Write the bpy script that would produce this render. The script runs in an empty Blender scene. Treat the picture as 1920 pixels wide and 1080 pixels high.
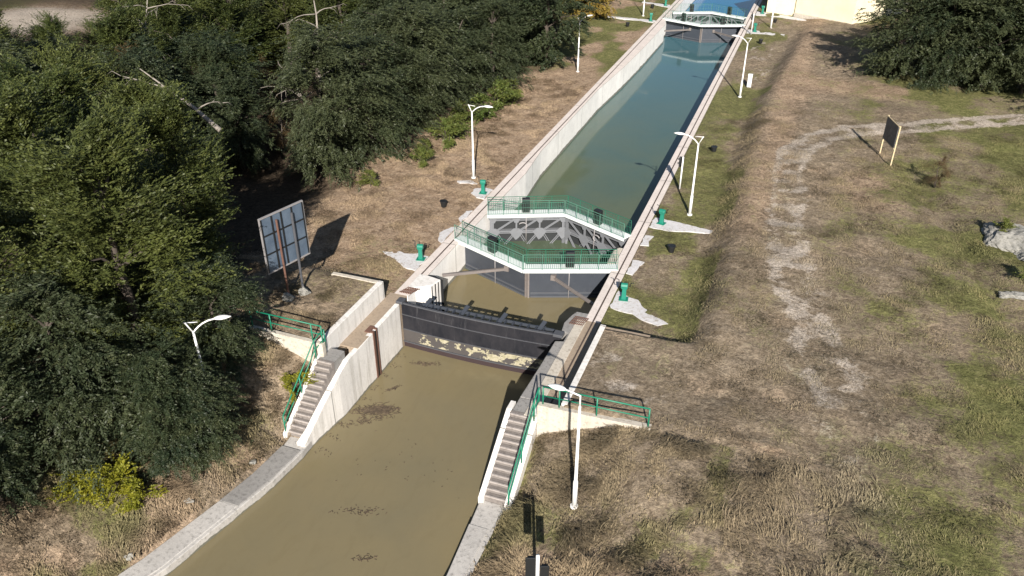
import bpy, math, random
import numpy as np
from mathutils import Vector, Matrix

C = bpy.context.scene.collection
SC = bpy.context.scene
R = math.radians

# ------------------------------------------------------------------ camera
F = 1494.0
PITCH = math.atan(891 / 1494.0)
YAW = math.atan(645 / math.hypot(891, 1494))
CAM = Vector((0, 0, 20))
hd = Vector((-math.sin(YAW), math.cos(YAW), 0))
rt = Vector((math.cos(YAW), math.sin(YAW), 0))
fw = hd * math.cos(PITCH) + Vector((0, 0, -math.sin(PITCH)))
up = rt.cross(fw)
cam = bpy.data.cameras.new('camera')
camo = bpy.data.objects.new('camera', cam)
C.objects.link(camo)
cam.sensor_width = 36
cam.lens = F / 1920 * 36
cam.clip_end = 2000
cam.clip_start = 0.5
M = Matrix((rt, up, -fw)).transposed().to_4x4()
M.translation = CAM
camo.matrix_world = M
SC.camera = camo

# ------------------------------------------------------------------ light
SUN_EL = 28.7
SUN_AZ = 159.7           # clockwise from +Y
world = bpy.data.worlds.new('World')
SC.world = world
world.use_nodes = True
wn = world.node_tree.nodes
bg = wn['Background']
sky = wn.new('ShaderNodeTexSky')
sky.sky_type = 'NISHITA'
sky.sun_disc = False
sky.sun_elevation = R(SUN_EL)
sky.sun_rotation = R(SUN_AZ)
sky.air_density = 1.0
sky.dust_density = 0.6
world.node_tree.links.new(sky.outputs[0], bg.inputs[0])
bg.inputs[1].default_value = 0.05
sun = bpy.data.lights.new('sun', 'SUN')
sun.energy = 5.0
sun.angle = R(0.5)
sun.color = (1.0, 0.935, 0.86)
suno = bpy.data.objects.new('sun', sun)
C.objects.link(suno)
tosun = Vector((math.sin(R(SUN_AZ)) * math.cos(R(SUN_EL)), math.cos(R(SUN_AZ)) * math.cos(R(SUN_EL)), math.sin(R(SUN_EL))))
suno.rotation_euler = tosun.to_track_quat('Z', 'Y').to_euler()
suno.location = (10, -20, 40)
SC.view_settings.view_transform = 'Standard'
SC.view_settings.look = 'None'
SC.view_settings.exposure = 0.85
SC.view_settings.gamma = 1.0
SC.cycles.max_bounces = 5
SC.cycles.transparent_max_bounces = 4

# ------------------------------------------------------------------ numpy noise
def _hash(ix, iy, s):
    n = (ix.astype(np.int64) * 374761393 + iy.astype(np.int64) * 668265263 + s * 1442695041) & 0x7fffffff
    n = (n ^ (n >> 13)) * 1274126177 & 0x7fffffff
    n = n ^ (n >> 16)
    return (n & 0xffff) / 65535.0

def vnoise(x, y, s=0):
    x = np.asarray(x, float); y = np.asarray(y, float)
    ix = np.floor(x); iy = np.floor(y)
    fx = x - ix; fy = y - iy
    fx = fx * fx * (3 - 2 * fx); fy = fy * fy * (3 - 2 * fy)
    a = _hash(ix, iy, s); b = _hash(ix + 1, iy, s); c = _hash(ix, iy + 1, s); d = _hash(ix + 1, iy + 1, s)
    return (a * (1 - fx) + b * fx) * (1 - fy) + (c * (1 - fx) + d * fx) * fy

def fbm(x, y, s=0, o=4):
    t = 0; a = 0.5; k = 0
    for i in range(o):
        t = t + a * vnoise(x * 2 ** i + 17.3 * i, y * 2 ** i - 9.1 * i, s + i); k += a; a *= 0.5
    return t / k

def sst(a, b, x):
    t = np.clip((np.asarray(x, float) - a) / (b - a), 0, 1)
    return t * t * (3 - 2 * t)

# ------------------------------------------------------------------ materials
class NT:
    def __init__(self, name):
        self.m = bpy.data.materials.new(name)
        self.m.use_nodes = True
        self.t = self.m.node_tree
        self.b = self.t.nodes['Principled BSDF']
        self.out = self.t.nodes['Material Output']
        self.tc = None
    def n(self, typ, **kw):
        nd = self.t.nodes.new(typ)
        for k, v in kw.items(): setattr(nd, k, v)
        return nd
    def l(self, a, b): self.t.links.new(a, b)
    def coord(self, scale=(1, 1, 1), world=True):
        if world:
            if self.tc is None: self.tc = self.n('ShaderNodeNewGeometry').outputs['Position']
            src = self.tc
        else:
            src = self.n('ShaderNodeTexCoord').outputs['Object']
        mp = self.n('ShaderNodeMapping')
        mp.inputs['Scale'].default_value = scale
        self.l(src, mp.inputs[0])
        return mp.outputs[0]
    def noise(self, scale, detail=5, rough=0.6, vec=None, dist=0.0):
        nd = self.n('ShaderNodeTexNoise')
        nd.inputs['Scale'].default_value = scale
        nd.inputs['Detail'].default_value = detail
        nd.inputs['Roughness'].default_value = rough
        nd.inputs['Distortion'].default_value = dist
        self.l(vec if vec is not None else self.coord(), nd.inputs['Vector'])
        return nd.outputs['Fac']
    def ramp(self, fac, stops):
        r = self.n('ShaderNodeValToRGB')
        cr = r.color_ramp
        while len(cr.elements) < len(stops): cr.elements.new(0.5)
        for e, (p, c) in zip(cr.elements, stops):
            e.position = p
            e.color = (c[0], c[1], c[2], 1) if not isinstance(c, (int, float)) else (c, c, c, 1)
        self.l(fac, r.inputs[0])
        return r.outputs[0]
    def mix(self, fac, a, b, mode='MIX'):
        x = self.n('ShaderNodeMix', data_type='RGBA', blend_type=mode)
        for sock, v in ((x.inputs[0], fac), (x.inputs[6], a), (x.inputs[7], b)):
            if isinstance(v, (int, float)): sock.default_value = v
            elif isinstance(v, tuple): sock.default_value = (v[0], v[1], v[2], 1)
            else: self.l(v, sock)
        return x.outputs[2]
    def math(self, op, a, b=0.0, clamp=False):
        x = self.n('ShaderNodeMath', operation=op)
        x.use_clamp = clamp
        for sock, v in ((x.inputs[0], a), (x.inputs[1], b)):
            if isinstance(v, (int, float)): sock.default_value = v
            else: self.l(v, sock)
        return x.outputs[0]
    def bump(self, h, strength=0.3, dist=0.05):
        b = self.n('ShaderNodeBump')
        b.inputs['Strength'].default_value = strength
        b.inputs['Distance'].default_value = dist
        self.l(h, b.inputs['Height'])
        self.l(b.outputs[0], self.b.inputs['Normal'])
    def sepz(self):
        s = self.n('ShaderNodeSeparateXYZ')
        self.l(self.coord(), s.inputs[0])
        return s.outputs
    def col(self, c):
        if isinstance(c, tuple): self.b.inputs['Base Color'].default_value = (*c, 1)
        else: self.l(c, self.b.inputs['Base Color'])
    def rough(self, v): self.b.inputs['Roughness'].default_value = v

def concrete(name, base, dark, stain=0.5, band=None, joints=False, rough=0.85, spots=0.0):
    m = NT(name)
    n1 = m.noise(0.9, 6, 0.65)
    n2 = m.noise(7.0, 6, 0.7)
    streak = m.noise(1.0, 5, 0.6, m.coord((5.0, 5.0, 0.35)))
    c = m.mix(m.ramp(n1, [(0.35, 0.0), (0.7, 1.0)]), base, tuple(v * 0.84 for v in base))
    c = m.mix(m.math('MULTIPLY', m.ramp(streak, [(0.5, 0.0), (0.75, 1.0)]), stain), c, dark)
    c = m.mix(m.math('MULTIPLY', m.ramp(n2, [(0.52, 0.0), (0.68, 1.0)]), 0.25 + spots), c, dark)
    xyz = m.sepz()
    if joints:
        f = m.math('FRACT', m.math('MULTIPLY', xyz[1], 1 / 6.3))
        j = m.math('LESS_THAN', m.math('ABSOLUTE', m.math('SUBTRACT', f, 0.5)), 0.0035)
        c = m.mix(m.math('MULTIPLY', j, 0.75), c, (0.08, 0.075, 0.065))
    if band is not None:
        zz = m.math('ADD', xyz[2], m.math('MULTIPLY', m.math('SUBTRACT', n1, 0.5), 0.35))
        f = m.math('LESS_THAN', zz, band)
        c = m.mix(m.math('MULTIPLY', f, 0.85), c, (0.085, 0.083, 0.05))
    m.col(c)
    m.rough(rough)
    m.bump(m.math('ADD', n2, m.math('MULTIPLY', m.noise(40, 3, 0.7), 0.4)), 0.45, 0.03)
    return m.m

def painted(name, base, rust=0.25, rough=0.5, metal=0.0, dark=(0.09, 0.05, 0.03), scale=6.0):
    m = NT(name)
    n = m.noise(scale, 6, 0.7)
    c = m.mix(m.math('MULTIPLY', m.ramp(n, [(0.55, 0.0), (0.7, 1.0)]), rust), base, dark)
    c = m.mix(m.ramp(m.noise(2.0, 4, 0.6), [(0.3, 0.0), (0.8, 0.35)]), c, tuple(v * 0.6 for v in base))
    m.col(c); m.rough(rough)
    m.b.inputs['Metallic'].default_value = metal
    return m.m

def foliage(name, c1, c2, c3, hue=0.5):
    m = NT(name)
    oi = m.n('ShaderNodeObjectInfo')
    n = m.noise(0.55, 3, 0.6)
    n2 = m.noise(3.5, 2, 0.6)
    c = m.mix(m.ramp(n, [(0.38, 0.0), (0.64, 1.0)]), c1, c2)
    c = m.mix(m.math('MULTIPLY', m.ramp(n2, [(0.5, 0.0), (0.72, 1.0)]), 0.7), c, c3)
    c = m.mix(m.math('MULTIPLY', oi.outputs['Random'], hue), c, c3)
    m.col(c); m.rough(0.55)
    m.b.inputs['Specular IOR Level'].default_value = 0.35
    tr = m.n('ShaderNodeBsdfTranslucent')
    m.l(c, tr.inputs[0])
    mx = m.n('ShaderNodeMixShader')
    mx.inputs[0].default_value = 0.22
    m.l(m.b.outputs[0], mx.inputs[1]); m.l(tr.outputs[0], mx.inputs[2])
    m.l(mx.outputs[0], m.out.inputs[0])
    return m.m

def water(name, c1, c2, rough, bump, scale, grad=None, spec=0.5):
    m = NT(name)
    n = m.noise(0.16, 5, 0.6, None, 0.5)
    c = m.mix(m.ramp(n, [(0.35, 0.0), (0.68, 1.0)]), c1, c2)
    c = m.mix(m.ramp(m.noise(1.1, 5, 0.7, m.coord((1.6, 0.6, 1)), 1.5), [(0.50, 0.0), (0.75, 0.28)]), c, tuple(v * 0.72 for v in c1))
    if grad:
        xyz = m.sepz()
        f = m.n('ShaderNodeMapRange')
        f.inputs[1].default_value = grad[0]; f.inputs[2].default_value = grad[1]
        m.l(xyz[1], f.inputs[0])
        c = m.mix(f.outputs[0], c, grad[2])
    m.col(c); m.rough(rough)
    m.b.inputs['IOR'].default_value = 1.33
    m.b.inputs['Specular IOR Level'].default_value = spec
    m.bump(m.noise(scale, 3, 0.5, None, 0.3), bump, 0.02)
    return m.m

MT = {}
MT['wall'] = concrete('whitewashed_wall_concrete', (0.90, 0.88, 0.84), (0.55, 0.52, 0.46), 0.25, -1.82, True)  # whitewashed wall, paler than the other concrete
MT['wall_low'] = concrete('lower_wall_concrete', (0.74, 0.715, 0.675), (0.36, 0.335, 0.29), 0.65, -2.42, True)
MT['coping'] = concrete('coping_concrete', (0.66, 0.59, 0.54), (0.30, 0.25, 0.20), 0.15, None, True, 0.9, 0.15)
MT['grey'] = concrete('weathered_grey_concrete', (0.27, 0.26, 0.245), (0.09, 0.085, 0.08), 0.2, None, False, 0.9, 0.45)
MT['cream'] = concrete('cream_render_concrete', (0.52, 0.475, 0.40), (0.24, 0.20, 0.15), 0.4, None, False, 0.9, 0.5)
MT['step'] = concrete('step_concrete', (0.20, 0.178, 0.163), (0.085, 0.072, 0.065), 0.3, None, False, 0.9, 0.5)
MT['quay'] = concrete('quay_concrete', (0.46, 0.44, 0.41), (0.20, 0.19, 0.175), 0.25, -2.44, False, 0.9, 0.55)
MT['nosing'] = concrete('step_nosing_concrete', (0.36, 0.325, 0.30), (0.16, 0.14, 0.125), 0.3, None, False, 0.9, 0.5)
MT['pad'] = concrete('white_pad_concrete', (0.58, 0.57, 0.57), (0.30, 0.25, 0.19), 0.3, None, False, 0.9, 0.6)
MT['tan'] = concrete('earthy_walk_concrete', (0.33, 0.26, 0.19), (0.14, 0.11, 0.08), 0.2, None, False, 0.95, 0.4)
MT['groove'] = painted('groove_rail_steel', (0.07, 0.05, 0.04), 0.5, 0.8)
MT['green'] = painted('green_rail_paint', (0.006, 0.165, 0.095), 0.15, 0.45)
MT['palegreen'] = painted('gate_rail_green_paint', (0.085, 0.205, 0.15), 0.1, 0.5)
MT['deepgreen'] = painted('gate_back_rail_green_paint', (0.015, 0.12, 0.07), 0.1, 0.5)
MT['teal'] = painted('capstan_teal_paint', (0.010, 0.185, 0.125), 0.2, 0.45)
MT['white'] = painted('white_paint', (0.78, 0.78, 0.76), 0.12, 0.5, 0, (0.35, 0.28, 0.2), 3.0)
MT['deck'] = painted('deck_white_paint', (0.72, 0.76, 0.74), 0.1, 0.6, 0, (0.4, 0.4, 0.36), 4.0)
MT['black'] = painted('black_plastic', (0.012, 0.013, 0.014), 0.0, 0.5)
MT['steelgrey'] = painted('grey_girder_paint', (0.165, 0.173, 0.186), 0.3, 0.7, 0, (0.10, 0.08, 0.06), 5.0)
MT['rodgrey'] = painted('push_rod_paint', (0.26, 0.25, 0.25), 0.5, 0.6, 0, (0.16, 0.10, 0.08), 9.0)
MT['skin'] = painted('gate_skin_paint', (0.042, 0.049, 0.062), 0.25, 0.5, 0, (0.11, 0.11, 0.12), 1.6)
MT['rust'] = painted('rusty_steel', (0.13, 0.065, 0.045), 0.6, 0.85, 0, (0.05, 0.03, 0.03), 5.0)
MT['innerskin'] = painted('inner_gate_skin_paint', (0.022, 0.025, 0.027), 0.4, 0.8, 0, (0.05, 0.05, 0.04), 2.0)
MT['ribgrey'] = painted('gate_rib_paint', (0.075, 0.082, 0.095), 0.3, 0.7)
MT['mitre'] = painted('mitre_post_steel', (0.17, 0.15, 0.14), 0.5, 0.7)
MT['bark'] = concrete('bark', (0.075, 0.06, 0.047), (0.03, 0.025, 0.02), 0.6)
MT['deadwood'] = concrete('bleached_wood', (0.27, 0.24, 0.205), (0.12, 0.10, 0.08), 0.5)
MT['rock'] = concrete('limestone', (0.30, 0.29, 0.26), (0.07, 0.07, 0.055), 0.7, None, False, 0.95, 0.6)
MT['wood'] = concrete('sign_timber', (0.55, 0.45, 0.28), (0.3, 0.22, 0.12), 0.4)
MT['render'] = concrete('building_render', (0.80, 0.72, 0.50), (0.6, 0.52, 0.36), 0.05)
MT['roof'] = painted('roof_tile', (0.16, 0.07, 0.04), 0.4, 0.8)
MT['glassdark'] = painted('dark_window', (0.02, 0.025, 0.03), 0.0, 0.1)
MT['leaf_near'] = foliage('near_tree_leaves', (0.024, 0.038, 0.010), (0.060, 0.078, 0.018), (0.140, 0.150, 0.040), 0.30)
MT['leaf_dark'] = foliage('dark_tree_leaves', (0.020, 0.033, 0.016), (0.042, 0.056, 0.024), (0.084, 0.092, 0.040), 0.35)
MT['leaf_shrub'] = foliage('shrub_leaves', (0.06, 0.095, 0.02), (0.10, 0.13, 0.03), (0.16, 0.16, 0.04), 0.5)
MT['leaf_yellow'] = foliage('yellow_shrub_leaves', (0.10, 0.12, 0.014), (0.19, 0.19, 0.018), (0.34, 0.31, 0.025), 0.3)
MT['leaf_brown'] = foliage('withered_leaves', (0.075, 0.045, 0.022), (0.12, 0.075, 0.035), (0.06, 0.06, 0.02), 0.3)
MT['leaf_orange'] = foliage('autumn_leaves', (0.20, 0.14, 0.03), (0.30, 0.18, 0.035), (0.16, 0.15, 0.03), 0.3)

def bulkhead_mat():
    m = NT('flood_gate_tarred_steel')
    xyz = m.sepz()
    n = m.noise(1.6, 6, 0.65, m.coord((1.0, 1.0, 0.6)))
    st = m.noise(1.0, 5, 0.7, m.coord((6.0, 6.0, 0.6)))
    c = m.mix(m.ramp(n, [(0.35, 0.0), (0.7, 1.0)]), (0.010, 0.011, 0.015), (0.026, 0.025, 0.029))
    c = m.mix(m.math('MULTIPLY', m.ramp(st, [(0.58, 0.0), (0.74, 1.0)]), 0.35), c, (0.12, 0.12, 0.125))
    # lower course: pale peeling paint between z -1.45 and -2.1
    low = m.math('MULTIPLY', m.math('LESS_THAN', xyz[2], -1.46), m.math('GREATER_THAN', xyz[2], -2.16))
    c = m.mix(m.math('MULTIPLY', low, 0.55), c, (0.105, 0.095, 0.088))
    pn = m.noise(2.1, 7, 0.62, m.coord((1, 1, 1.4)), 0.6)
    gx = m.math('MULTIPLY', m.math('ADD', xyz[0], 12.5), 0.016)
    pf = m.math('GREATER_THAN', m.math('ADD', pn, gx), 0.518)
    mid = m.math('MULTIPLY', pf, m.math('MULTIPLY', m.math('LESS_THAN', xyz[2], -1.55), m.math('GREATER_THAN', xyz[2], -2.12)))
    mid = m.math('MULTIPLY', mid, m.math('GREATER_THAN', xyz[0], -15.3))
    pc = m.ramp(m.noise(7, 3), [(0.4, (0.36, 0.33, 0.24)), (0.6, (0.27, 0.25, 0.165))])
    c = m.mix(mid, c, pc)
    rb = m.math('LESS_THAN', xyz[2], -2.16)
    c = m.mix(m.math('MULTIPLY', rb, 0.8), c, (0.045, 0.030, 0.030))
    m.col(c); m.rough(0.85); m.b.inputs['Specular IOR Level'].default_value = 0.2
    m.bump(m.math('ADD', n, pf), 0.2, 0.02)
    return m.m
MT['bulk'] = bulkhead_mat()
MT['bulktrim'] = painted('flood_gate_seam_steel', (0.070, 0.073, 0.082), 0.6, 0.6, 0, (0.05, 0.05, 0.055), 4.0)

MT['river'] = water('brown_river_water', (0.190, 0.157, 0.088), (0.165, 0.142, 0.086), 0.16, 0.10, 4.0, None, 0.35)
MT['chamber'] = water('green_chamber_water', (0.098, 0.118, 0.072), (0.074, 0.108, 0.082), 0.06, 0.08, 2.5, (50, 98, (0.042, 0.122, 0.158)), 0.4)  # far end blends to blue, a sky reflection put into the colour
MT['upper'] = water('sky_blue_upper_water', (0.012, 0.120, 0.24), (0.010, 0.110, 0.27), 0.08, 0.04, 2.5, None, 0.2)  # base colour carries the blue of the reflected sky

# ------------------------------------------------------------------ mesh helpers
class MB:
    def __init__(s): s.v = []; s.f = []
    def add(s, vs, fs):
        k = len(s.v)
        s.v += [tuple(v) for v in vs]
        s.f += [tuple(i + k for i in f) for f in fs]
        return s
    def box(s, x0, x1, y0, y1, z0, z1):
        vs = [(x, y, z) for z in (z0, z1) for y in (y0, y1) for x in (x0, x1)]
        return s.add(vs, [(0, 2, 3, 1), (4, 5, 7, 6), (0, 1, 5, 4), (1, 3, 7, 5), (3, 2, 6, 7), (2, 0, 4, 6)])
    def bar(s, a, b, w, h, up=(0, 0, 1)):
        a = Vector(a); b = Vector(b); d = (b - a)
        if d.length < 1e-6: return s
        d.normalize(); u = Vector(up)
        if abs(d.dot(u)) > 0.98: u = Vector((0, 1, 0))
        sd = d.cross(u).normalized(); u = sd.cross(d)
        vs = []
        for p in (a, b):
            for i, j in ((-1, -1), (1, -1), (1, 1), (-1, 1)): vs.append(p + sd * (w / 2 * i) + u * (h / 2 * j))
        return s.add(vs, [(0, 3, 2, 1), (4, 5, 6, 7), (0, 1, 5, 4), (1, 2, 6, 5), (2, 3, 7, 6), (3, 0, 4, 7)])
    def tube(s, pts, rad, n=8, cap=True):
        pts = [Vector(p) for p in pts]
        if isinstance(rad, (int, float)): rad = [rad] * len(pts)
        k = len(s.v); u = None
        for i, p in enumerate(pts):
            d = (pts[min(i + 1, len(pts) - 1)] - pts[max(i - 1, 0)]).normalized()
            if u is None: u = Vector((1, 0, 0)) if abs(d.x) < 0.9 else Vector((0, 1, 0))
            u = (u - d * u.dot(d)).normalized(); w = d.cross(u)
            for j in range(n):
                a = 2 * math.pi * j / n
                s.v.append(tuple(p + (u * math.cos(a) + w * math.sin(a)) * rad[i]))
        for i in range(len(pts) - 1):
            for j in range(n):
                s.f.append((k + i * n + j, k + i * n + (j + 1) % n, k + (i + 1) * n + (j + 1) % n, k + (i + 1) * n + j))
        if cap:
            s.f.append(tuple(k + j for j in reversed(range(n))))
            s.f.append(tuple(k + (len(pts) - 1) * n + j for j in range(n)))
        return s
    def prism(s, poly, z0, z1):
        n = len(poly)
        vs = [(p[0], p[1], z0) for p in poly] + [(p[0], p[1], z1) for p in poly]
        return s.add(vs, [tuple(reversed(range(n))), tuple(range(n, 2 * n))] + [(i, (i + 1) % n, n + (i + 1) % n, n + i) for i in range(n)])
    def strip(s, pts):
        """solid wall along stations (xa, xb, y, z0, z1), closed ends"""
        k = len(s.v)
        for xa, xb, y, z0, z1 in pts: s.v += [(xa, y, z0), (xb, y, z0), (xb, y, z1), (xa, y, z1)]
        for i in range(len(pts) - 1):
            a = k + 4 * i; b = a + 4
            for j in range(4): s.f.append((a + j, a + (j + 1) % 4, b + (j + 1) % 4, b + j))
        e = k + 4 * (len(pts) - 1)
        s.f += [(k, k + 3, k + 2, k + 1), (e, e + 1, e + 2, e + 3)]
        return s
    def build(s, name, mat, parent=None, bevel=0.0, smooth=False, loc=None):
        me = bpy.data.meshes.new(name)
        me.from_pydata(s.v, [], s.f); me.update()
        me.materials.append(mat)
        if smooth:
            me.polygons.foreach_set('use_smooth', [True] * len(me.polygons))
        o = bpy.data.objects.new(name, me)
        C.objects.link(o)
        if parent: o.parent = parent
        if loc: o.location = loc
        # consistent outward normals
        import bmesh
        bm = bmesh.new(); bm.from_mesh(me)
        bmesh.ops.recalc_face_normals(bm, faces=bm.faces)
        bm.to_mesh(me); bm.free()
        if bevel:
            md = o.modifiers.new('bevel', 'BEVEL'); md.width = bevel; md.segments = 2; md.limit_method = 'ANGLE'; md.angle_limit = R(40)
        return o

def tag(o, label=None, cat=None, group=None, kind=None):
    if label: o['label'] = label
    if cat: o['category'] = cat
    if group: o['group'] = group
    if kind: o['kind'] = kind
    return o

def thing(name, loc, label, cat, group=None, rz=0.0):
    o = bpy.data.objects.new(name, None)
    C.objects.link(o)
    o.location = loc; o.rotation_euler = (0, 0, rz)
    o.empty_display_size = 0.3
    return tag(o, label, cat, group)

def dup(root, loc, rz=None, label=None):
    r = root.copy(); C.objects.link(r); r.location = loc
    if rz is not None: r.rotation_euler = (0, 0, rz)
    if label: r['label'] = label
    for ch in list(root.children):
        c = ch.copy(); C.objects.link(c); c.parent = r
        for g in list(ch.children):
            d = g.copy(); C.objects.link(d); d.parent = c
    return r

def mesh_np(name, V, Fq, mat, tri=False):
    me = bpy.data.meshes.new(name)
    k = 3 if tri else 4
    me.vertices.add(len(V)); me.vertices.foreach_set('co', V.astype(np.float32).ravel())
    me.loops.add(len(Fq) * k); me.loops.foreach_set('vertex_index', Fq.astype(np.int32).ravel())
    me.polygons.add(len(Fq)); me.polygons.foreach_set('loop_start', np.arange(0, len(Fq) * k, k, dtype=np.int32))
    me.update(calc_edges=True)
    me.materials.append(mat)
    return me

# ------------------------------------------------------------------ ground
def xl(y): return np.interp(y, [5, 12.5, 16.5, 19.8, 20.6, 23.2, 400], [-19.9, -18.15, -17.25, -16.68, -16.6, -16.6, -16.6])
def xr(y): return np.interp(y, [5, 16, 20, 22.8, 23.2, 400], [-8.0, -8.0, -8.0, -7.95, -7.1, -7.1])

def height(x, y):
    x = np.asarray(x, float); y = np.asarray(y, float)
    x, y = np.broadcast_arrays(x, y)
    def ds(X, Y):
        k = np.clip((22.5 - Y) * 0.75, 0, 3.6)
        z = 0.9 - 0.40 * np.maximum(0, -3.3 - X + k)
        z = 0.9 - np.log1p(np.exp((0.9 - z - 0.15) * 6)) / 6
        z = -2.05 + np.log1p(np.exp((z + 2.05) * 6)) / 6
        return z
    # right
    ridge_x = np.interp(y, [28, 38, 50, 65, 83, 100], [-2.0, -2.2, -2.7, -2.6, -1.4, 0])
    upR = 0.9 * sst(-1.3, 0.5, x - ridge_x) * (1 - 0.7 * sst(80, 100, y)) + 0.10 * np.exp(-((x - ridge_x - 0.7) / 0.7) ** 2) * (1 - sst(80, 95, y))
    wallx = x < -4.2
    bl = np.where(wallx, (y > 28.32) * 1.0, sst(28.2, 29.7, y))
    terrR = np.where(x > -6.33, 0.88, -0.06)
    zR = terrR * (1 - bl) + np.where(x < -6.8, -0.03, upR) * bl
    zR = np.where(y < 22.55, ds(x, y), zR)
    ditch = np.interp(y, [30, 38, 44, 50, 56], [11.5, 9.8, 9.0, 7.6, 6.8])
    zR = zR - 0.35 * np.exp(-((x - ditch) / 0.6) ** 2) * sst(30, 36, y) * (1 - sst(50, 57, y))
    # left
    xm = -24 - x
    wl = x > -19.7
    bl2 = np.where(wl, (y > 28.32) * 1.0, sst(27.6, 30.5, y))
    terrL = np.where(x < -17.16, 0.88, -0.06) * (1 - sst(-24, -29, x))
    terrL = np.where(x < -17.16, 0.88 * (1 - sst(24, 29, -x)), -0.06)
    zL = terrL * (1 - bl2) + (-0.03 + 0.25 * sst(20, 26, -x) * 0) * bl2
    zL = np.where(y < 23.05, ds(xm, y - 0.4) * (1 - 0.3 * sst(24, 29, -x)), zL)
    z = np.where(x > -12, zR, zL)
    sr = np.interp(y, [19.6, 22.75], [-2.25, -0.35]); dr = x + 7.34
    z = np.where((x > -12) & (y < 22.6) & (y > 19.2), np.minimum(z, sr - 0.25 + 1.0 * np.maximum(dr, 0)), z)
    sl = np.interp(y, [20.3, 22.75], [-2.15, -0.25]); dl = -17.28 - 0.34 * np.clip((22.75 - y) / 2.3, 0, 1) - x
    z = np.where((x < -12) & (y < 23.0) & (y > 19.8), np.minimum(z, sl - 0.1 + 0.9 * np.maximum(dl, 0)), z)
    d = np.minimum(np.abs(x - xl(y)), np.abs(x - xr(y)))
    bumps = (fbm(x * 0.35, y * 0.35, 3) - 0.5) * 0.35 + (fbm(x * 1.7, y * 1.7, 9, 3) - 0.5) * 0.13
    far = sst(0.7, 2.5, d) * np.where((np.abs(y - 28.3) < 0.3) | (np.abs(y - 22.55) < 0.2), 0.4, 1)
    z = z + bumps * far
    xo = np.interp(y, [5, 12.5, 13.2, 16.4, 18.0, 19.8, 20.5], [-20.3, -18.75, -18.5, -17.75, -17.45, -17.3, -17.35])
    z = np.where((x < -12) & (y < 20.4), np.minimum(z, -2.2 + 0.7 * np.maximum(0, xo - x)), z)
    z = np.where((x > -12) & (y < 19.8), np.minimum(z, -2.2 + 0.8 * np.maximum(0, x + 7.6)), z)
    return z

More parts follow.
